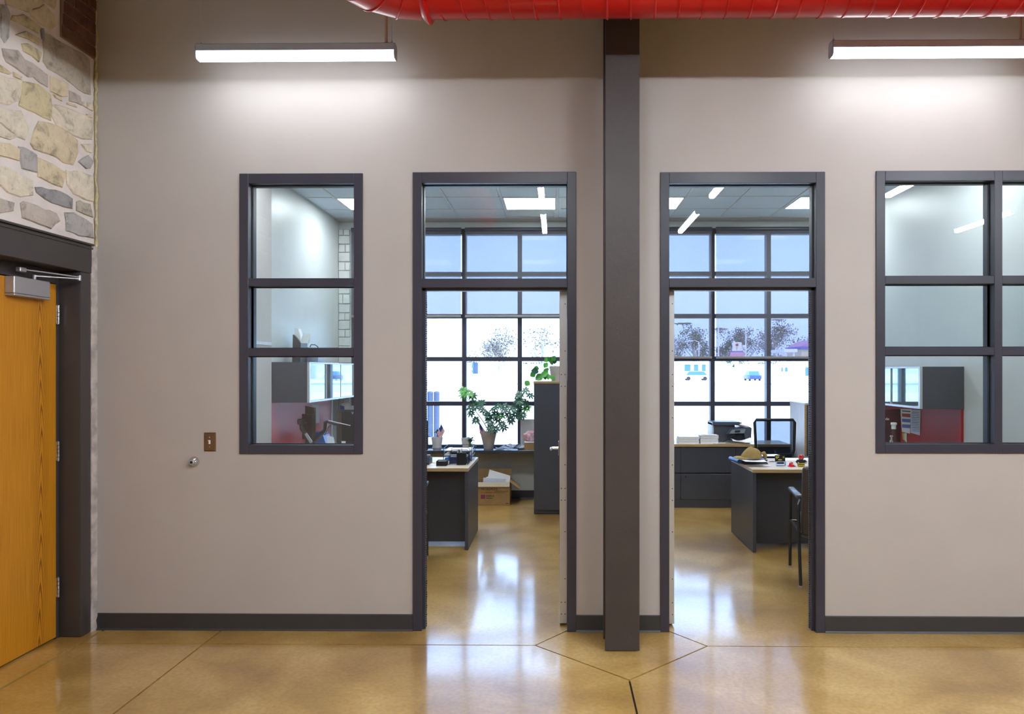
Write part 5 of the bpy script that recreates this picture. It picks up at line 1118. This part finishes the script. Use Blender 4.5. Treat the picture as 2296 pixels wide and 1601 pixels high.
part('handle', tube(B(), [Q4(800, 450, yf + .24), Q4(812, 425, yf + .24), Q4(850, 425, yf + .24), Q4(880, 445, yf + .24), Q4(892, 500, yf + .24)], .005, 8), BLACK, t)
# ---- right office window view: pinned papers, dark box and soap bottle
xp = OR - .026; Z6 = lambda x, y: (1940 + x / 4.708, 690 + y / 4.708)
def Q6(x, y): return PX(*Z6(x, y), xp)
t = thing('calendar_sheet', 'pinned calendar sheet with blue and red rows on the right red panel', 'paper', Q6(380, 1070)); part('sheet', prism(B(), [Q6(372, 1068), Q6(490, 1072), Q6(472, 1330), Q6(390, 1310)], (-.002, 0, 0)), PAPER, t, smooth=0); xp -= .0035
for (ya_, yb__, mt) in ((1115, 1150, INKR), (1170, 1205, INKB), (1230, 1265, INKB), (1085, 1095, INK)): part('printed_rows', prism(B(), [Q6(388, ya_), Q6(478, ya_ + 6), Q6(476, yb__ + 8), Q6(390, yb__)], (-.0005, 0, 0)), mt, t, smooth=0)
xp = OR - .026; t = thing('notice_sheet', 'pinned white text sheet on the right red panel', 'paper', Q6(490, 1080)); part('sheet', prism(B(), [Q6(488, 1075), Q6(585, 1080), Q6(580, 1348), Q6(480, 1320)], (-.002, 0, 0)), PAPERB, t, smooth=0); xp -= .0035
for k in range(12): y_ = 1100 + k * 18; part('text_line', prism(B(), [Q6(494, y_), Q6(572, y_ + 5), Q6(572, y_ + 9), Q6(494, y_ + 4)], (-.0005, 0, 0)), INKB if k % 3 else INK, t, smooth=0)
xp = OR - .026; t = thing('folder_strip', 'yellow and white strip of paper below the calendar sheet', 'paper', Q6(400, 1330)); part('strip', prism(B(), [Q6(392, 1322), Q6(414, 1324), Q6(418, 1400), Q6(398, 1390)], (-.002, 0, 0)), YELLOW, t, smooth=0); part('strip', prism(B(), [Q6(416, 1324), Q6(440, 1326), Q6(440, 1420), Q6(420, 1402)], (-.002, 0, 0)), PAPER, t, smooth=0)
yk = 1.98; MAROON = M('dark maroon plastic', (.055, .006, .018), .22)
ks = lambda px: P(px, 990, yk).x
qz = P(1980, 917, 2.35).z; xm0 = P(1968, 960, 2.35).x; xm1 = P(2020, 960, 2.35).x
t = thing('maroon_monitor', 'dark maroon screen with white lettering left of the pinned sheets', 'monitor', (xm0, 2.35, DH)); part('screen', box(B(), xm0 - .25, xm1, 2.35, 2.375, DH + .09, qz - .003, .006, 2), MAROON, t); part('stand', bar(B(), ((xm0 + xm1) / 2 - .08, 2.39, DH + .01), ((xm0 + xm1) / 2 - .08, 2.39, DH + .3), .05, .02, (1, 0, 0)), BLACK, t); part('foot', box(B(), xm1 - .34, xm1 - .06, 2.33, 2.47, DH + .001, DH + .012, .004), BLACK, t)
text('lettering', 'FireSide', .036, FACE(P(1994, 942, 2.349)), INKW, t, align='RIGHT')
q = P(2001, 992, 2.02); 
t = thing('soap_dispenser', 'dark bottle with white pump top on the right side desk', 'bottle', (q.x, 2.14, DH)); zt_ = P(2004, 948, 2.14).z; c_ = Vector((P(2004, 960, 2.14).x, 2.14, DH)); hb = zt_ - DH
part('bottle', lathe(B(), [(.035, .001), (.038, .02), (.038, hb * .5), (.026, hb * .62), (.022, hb * .86)], c_, 18), MAROON, t); part('pump', lathe(B(), [(.020, hb * .86), (.020, hb * .95), (.026, hb * .955), (.026, hb), (.018, hb * 1.005)], c_, 16), WHITE, t)
t = thing('hand_sanitizer', 'small clear bottle with silver pump below the dark bottle', 'bottle', (P(1999, 990, 1.97).x, 1.97, DH)); c_ = Vector((P(1999, 990, 1.97).x, 1.97, DH)); hb = P(1999, 976, 1.97).z - DH
part('bottle', lathe(B(), [(.036, .001), (.038, .01), (.038, hb * .66), (.030, hb * .74), (.012, hb * .78)], c_, 18), CLEAR, t); part('pump', lathe(B(), [(.012, hb * .78), (.016, hb * .80), (.016, hb * .86), (.008, hb * .87), (.008, hb * .95), (.016, hb * .96), (.014, hb)], c_, 14), CHROME, t)

# ================================================================== OUTSIDE
CONC = M('sunlit pale concrete', (.74, .72, .68), .9, var=.04, scale=.4); ROAD = M('grey asphalt', (.30, .31, .33), .9, var=.08, scale=.5); GRASS = M('dry winter grass', (.62, .60, .46), .95, var=.12, scale=1.5)
gr = B(); box(gr, -160, 220, YB + .281, 400, -.30, -.06); struct('ground', gr, CONC)
struct('road', box(B(), -160, 220, 72, 90, -.06, -.03), ROAD); struct('lawn', box(B(), -160, 220, 52, 71, -.06, -.02), GRASS)
kb = B(); box(kb, -160, 220, 71, 71.3, -.06, .10); struct('trim_kerb', kb, CONC)
lf = B()
for k in range(70):
    x, y = random.uniform(-9, 8), random.uniform(8, 20); a_ = random.random() * 6; s = random.uniform(.03, .09); prism(lf, [(x + s * math.cos(a_ + q_), y + s * 1.5 * math.sin(a_ + q_), -.058) for q_ in (0, 1.6, 3.1, 4.6)], (0, 0, .006))
tag(part('fallen_leaves', lf, CARD, None, 'scattered dry leaves on the bright ground outside', smooth=0), None, 'leaves', None, 'stuff')
BOLL = M('blue grey bollard paint', (.05, .075, .13), .6)
for k, px_ in enumerate((949, 964.5, 979)):
    q = P(px_, 877, 13.9); h = q.z + .05; t = thing('bollard', ('leftmost round blue grey bollard, half hidden by the door frame', 'middle round blue grey bollard outside the left window', 'right round blue grey bollard outside the left window')[k], 'bollard', (q.x, 13.9, -.05), 0, 'bollards outside')
    part('post', lathe(B(), [(.072, .0), (.072, h - .06)], (q.x, 13.9, -.05), 18), BOLL, t); part('cap', lathe(B(), [(.076, h - .07), (.076, h - .05), (.068, h - .02), (.04, h - .003), (.002, h)], (q.x, 13.9, -.05), 18), BOLL, t)
TRUNK = M('pale sunlit bark', (.50, .47, .44), .9); BARK = M('grey bark', (.16, .14, .13), .9); FOL = [M('bare twiggy crown', (.15, .13, .11), .9, var=.4, scale=.6), M('olive crown', (.12, .14, .08), .9, var=.4, scale=.6), M('dark green crown', (.05, .10, .05), .9, var=.4, scale=.6)]
def tree(label, x, y, h, rx, n, mat, seed, low=.22):
    rnd = random.Random(seed); t = thing('tree', label, 'tree', (x, y, -.05), 0, 'trees across the street')
    tk = B(); tube(tk, [(x, y, -.05), (x + .1, y, h * .35), (x, y, h * .7)], [h * .03, h * .02, h * .008], 8)
    for k in range(9):
        a_ = rnd.random() * 6.28; z0 = h * rnd.uniform(.2, .5); tube(tk, [(x, y, z0), (x + math.cos(a_) * rx * .4, y + math.sin(a_) * rx * .4, z0 + h * .18), (x + math.cos(a_) * rx * .75, y + math.sin(a_) * rx * .7, z0 + h * .32)], [h * .010, h * .006, h * .002], 5)
    part('trunk', tk, TRUNK, t); cr_ = B(); blobs = [(Vector((rnd.gauss(0, .42) * rx, rnd.gauss(0, .42) * rx, h * (low + (1 - low) * .5) + rnd.gauss(0, .22) * h * .8)), rx * rnd.uniform(.25, .5)) for _ in range(16)]
    for k in range(n):
        b_, r_ = rnd.choice(blobs); d = Vector((rnd.gauss(0, 1), rnd.gauss(0, 1), rnd.gauss(0, 1))).normalized() * r_ * rnd.random() ** .5; p = Vector((x, y, 0)) + b_ + d
        p.z = min(max(p.z, h * low), h); s = h * rnd.uniform(.008, .022); u = Vector((rnd.gauss(0, 1), rnd.gauss(0, 1), rnd.gauss(0, 1))).normalized(); w = u.cross(Vector((rnd.gauss(0, 1), rnd.gauss(0, 1), 1))).normalized()
        cr_.faces.new([cr_.verts.new(p + u * s), cr_.verts.new(p + w * s * .6), cr_.verts.new(p - u * s), cr_.verts.new(p - w * s * .6)])
    part('crown', cr_, mat, t, smooth=0, recalc=False)
def far(px, Y): return P(px, 830, Y).x
TR = [('broad bare tree left behind the short street lamp', 1555, 724, 90, 2600, FOL[1], .22), ('twiggy tree at the left edge of the right office window', 1518, 752, 62, 1400, FOL[0], .22), ('tall tree behind the tall street pole outside', 1620, 738, 80, 2000, FOL[0], .22),
      ('dark green conifer left of the white shop sign', 1638, 745, 38, 1500, FOL[2], .1), ('tall bare tree behind the white shop sign', 1672, 720, 92, 2600, FOL[0], .22), ('wide bare tree behind the right window mullion', 1735, 718, 96, 2600, FOL[0], .22),
      ('dark tree at the right edge of the right window', 1824, 735, 80, 1800, FOL[0], .22), ('lower bare tree between the two right trees', 1778, 768, 70, 1500, FOL[1], .22)]
for k, (lab, px_, py_, wd, n, mt, low) in enumerate(TR):
    YT = (170, 190, 210, 158, 232, 256, 282, 306)[k]; sc_ = (YT + 4.58) / FPX; tree(lab, far(px_, YT), YT, P(px_, py_, YT).z, wd * sc_ * .5, n, mt, k + 1, low)
YL = 60; tree('bare sunlit tree seen through the left office window', far(1118, YL), YL, P(1118, 736, YL).z, 2.5, 2600, BARK, 9, .44)
tree('pale bare tree behind the right panes of the left office window', far(1215, YL + 20), YL + 20, P(1215, 705, YL + 20).z, 2.6, 420, BARK, 10, .3)
PALEM = M('pale painted pole', (.78, .79, .80), .6)
def pole(label, px, Y, pyt, arm=None, globe=None):
    x = far(px, Y); h = P(px, pyt, Y).z; t = thing('street_pole', label, 'pole', (x, Y, -.05)); part('pole', tube(B(), [(x, Y, -.05), (x, Y, h)], [.13, .09], 8), PALEM, t)
    if globe: part('lamp_globe', lathe(B(), [(.02, -.3), (.28, -.15), (.34, .05), (.2, .25), (.02, .3)], P(globe, 778, Y), 12), WHITE, t)
    if arm: xa_ = far(arm, Y); part('lamp_arm', tube(B(), [(x, Y, h - .1), ((x + xa_) / 2, Y, h + .25), (xa_, Y, h + .1)], .06, 6), PALEM, t); part('lamp_head', box(B(), xa_ - .35, xa_ + .35, Y - .12, Y + .12, h, h + .2, .05), PALEM, t)
pole('tall pale pole left of the conifer outside', 1611, 120, 712); pole('thin pole with round lamp right of the white shop sign outside', 1672, 120, 741, globe=1668); pole('short street lamp with a curved arm at the left outside', 1567, 120, 766, 1549)
x = far(1652.5, 118); t = thing('pylon_sign', 'white and pink pylon sign outside the right office window', 'sign', (x, 118, -.05)); S_ = lambda px, py: P(px, py, 118)
part('sign_face', prism(B(), [S_(1642, 787), S_(1664, 787), S_(1663, 768), S_(1658, 767), S_(1646, 767), S_(1642, 770), S_(1644, 777)], (0, .5, 0)), WHITE, t, smooth=0); part('sign_frame', prism(B(), [S_(1640, 789.5), S_(1666, 789.5), S_(1666, 787), S_(1640, 787)], (0, .5, 0)), INKB, t, smooth=0)
PINK = M('pink sign panel', (.62, .30, .42), .6); part('lower_panel', prism(B(), [S_(1638, 800), S_(1668, 800), S_(1668, 789.5), S_(1639, 789.5)], (0, .5, 0)), PINK, t, smooth=0)
mk = B(); q = S_(1652.5, 774); prism(mk, [S_(1650, 776), S_(1655, 776), S_(1656, 772), S_(1652.5, 770), S_(1649, 772)], (0, -.05, 0)); part('red_mark', mk, INKR, t, smooth=0); mk = B(); prism(mk, [S_(1651, 783), S_(1654, 783), S_(1654, 778), S_(1651, 778)], (0, -.05, 0)); part('yellow_mark', mk, YELLOW, t, smooth=0)
part('post', box(B(), x - .3, x + .3, 118, 118.5, -.05, S_(1652, 800).z), PALEM, t)
# buildings and cars across the street
BLD = M('cream render', (.62, .55, .40), .8); PURP = M('purple pink roof', (.46, .22, .40), .7); WIN = M('blue shop window', (.06, .16, .24), .15); CANO = M('white canopy', (.80, .80, .80), .6)
Y = 140; q = lambda px, py, Y=140: P(px, py, Y)
t = thing('shop_building', 'cream shop with a pink purple roof at the right edge outside', 'building', (far(1820, Y), Y, -.05)); xa_, xb_ = far(1797, Y), far(1850, Y); ze = q(1800, 783).z
part('wall', box(B(), xa_, xb_, Y, Y + 9, -.05, ze), BLD, t); part('fascia', box(B(), xa_ - .3, xb_ + .3, Y - .3, Y + 9.3, ze, q(1800, 777).z), INKB, t); part('roof', prism(B(), [(xa_ - .3, Y - .3, q(1800, 777).z), (xb_ + .3, Y - .3, q(1800, 777).z), (xb_ + .3, Y - .3, q(1800, 762).z), (far(1822, Y), Y - .3, q(1800, 762).z)], (0, 9, 0)), PURP, t)
for a_, b_ in ((1806, 1812), (1814, 1818), (1826, 1836)): part('window', box(B(), far(a_, Y), far(b_, Y), Y - .08, Y, q(1, 842).z, q(1, 824).z), WIN, t)
t = thing('canopy_building', 'low white canopied station behind the right mullion outside', 'building', (far(1770, 130), 130, -.05)); Y = 130
part('canopy', box(B(), far(1758, Y), far(1788, Y), Y, Y + 8, P(1, 790, Y).z, P(1, 783, Y).z), CANO, t)
for px_ in (1762, 1784): part('canopy_post', box(B(), far(px_, Y) - .15, far(px_, Y) + .15, Y + 1, Y + 1.3, -.05, P(1, 790, Y).z), CANO, t)
part('kiosk', box(B(), far(1764, Y), far(1782, Y), Y + 3, Y + 7, -.05, P(1, 818, Y).z), BLD, t); part('window', box(B(), far(1763, Y), far(1777, Y), Y + 2.9, Y + 3, P(1, 833, Y).z, P(1, 824, Y).z), WIN, t)
t = thing('low_building', 'low pale building behind the left street lamp outside', 'building', (far(1560, 150), 150, -.05)); Y = 150
part('wall', box(B(), far(1512, Y), far(1600, Y), Y, Y + 8, -.05, P(1, 815, Y).z), CANO, t); part('roof', box(B(), far(1510, Y), far(1602, Y), Y - .4, Y + 8.4, P(1, 815, Y).z, P(1, 811, Y).z), PALEM, t)
for a_, b_ in ((1535, 1548), (1556, 1566), (1574, 1582)): part('window', box(B(), far(a_, Y), far(b_, Y), Y - .1, Y, P(1, 832, Y).z, P(1, 818, Y).z), WIN, t)
def car(label, px, Y, col, w=1.8, L_=4.3, side=False):
    x = far(px, Y); t = thing('car', label, 'car', (x, Y, -.05)); hw, hl = (L_ / 2, w / 2) if side else (w / 2, L_ / 2)
    b_ = B(); box(b_, x - hw, x + hw, Y - hl, Y + hl, .22, .85, .12, 2); part('car_body', b_, col, t); c_ = B(); pr = .55 if side else .82
    lo = [c_.verts.new((x + sx_ * hw * (.78 if side else .94), Y + sy * hl * (.94 if side else .62), .84)) for sx_, sy in ((-1, -1), (1, -1), (1, 1), (-1, 1))]; hi = [c_.verts.new((x + sx_ * hw * pr, Y + sy * hl * (.8 if side else .4), 1.42)) for sx_, sy in ((-1, -1), (1, -1), (1, 1), (-1, 1))]
    loft(c_, [lo, hi]); part('cabin', c_, WIN, t, smooth=0); part('roof', box(B(), x - hw * pr, x + hw * pr, Y - hl * (.8 if side else .4), Y + hl * (.8 if side else .4), 1.41, 1.46, .02), col, t)
    for sx_ in (-1, 1):
        for sy in (-1, 1):
            wx, wy = x + sx_ * hw * (.62 if side else .86), Y + sy * hl * (.9 if side else .62); part('wheel', cyl(B(), (wx - (.0 if side else .1), wy - (.1 if side else 0), .28), (wx + (.0 if side else .1), wy + (.1 if side else 0), .28), .32), RUBBER, t)
car('dark blue hatchback parked facing the right office window', 1687, 112, M('dark blue car paint', (.03, .06, .16), .3)); car('white car parked at the left outside the right office window', 1560, 115, M('white car paint', (.7, .7, .7), .3), side=True)
x = far(1064, 40); t = thing('utility_cabinet', 'small blue grey cabinet outside the middle pane of the left window', 'cabinet', (x, 40, -.05)); part('cabinet_body', box(B(), far(1060, 40), far(1071, 40), 40, 40.3, P(1, 838, 40).z, P(1, 813, 40).z), BOLL, t); part('cabinet_leg', box(B(), far(1064, 40), far(1067, 40), 40.1, 40.2, -.06, P(1, 838, 40).z), PALEM, t)
for a_, b_ in ((814, 826), (829, 836)): part('cabinet_door', box(B(), far(1058, 40), far(1062, 40), 39.95, 40, P(1, b_, 40).z, P(1, a_, 40).z), WIN, t)
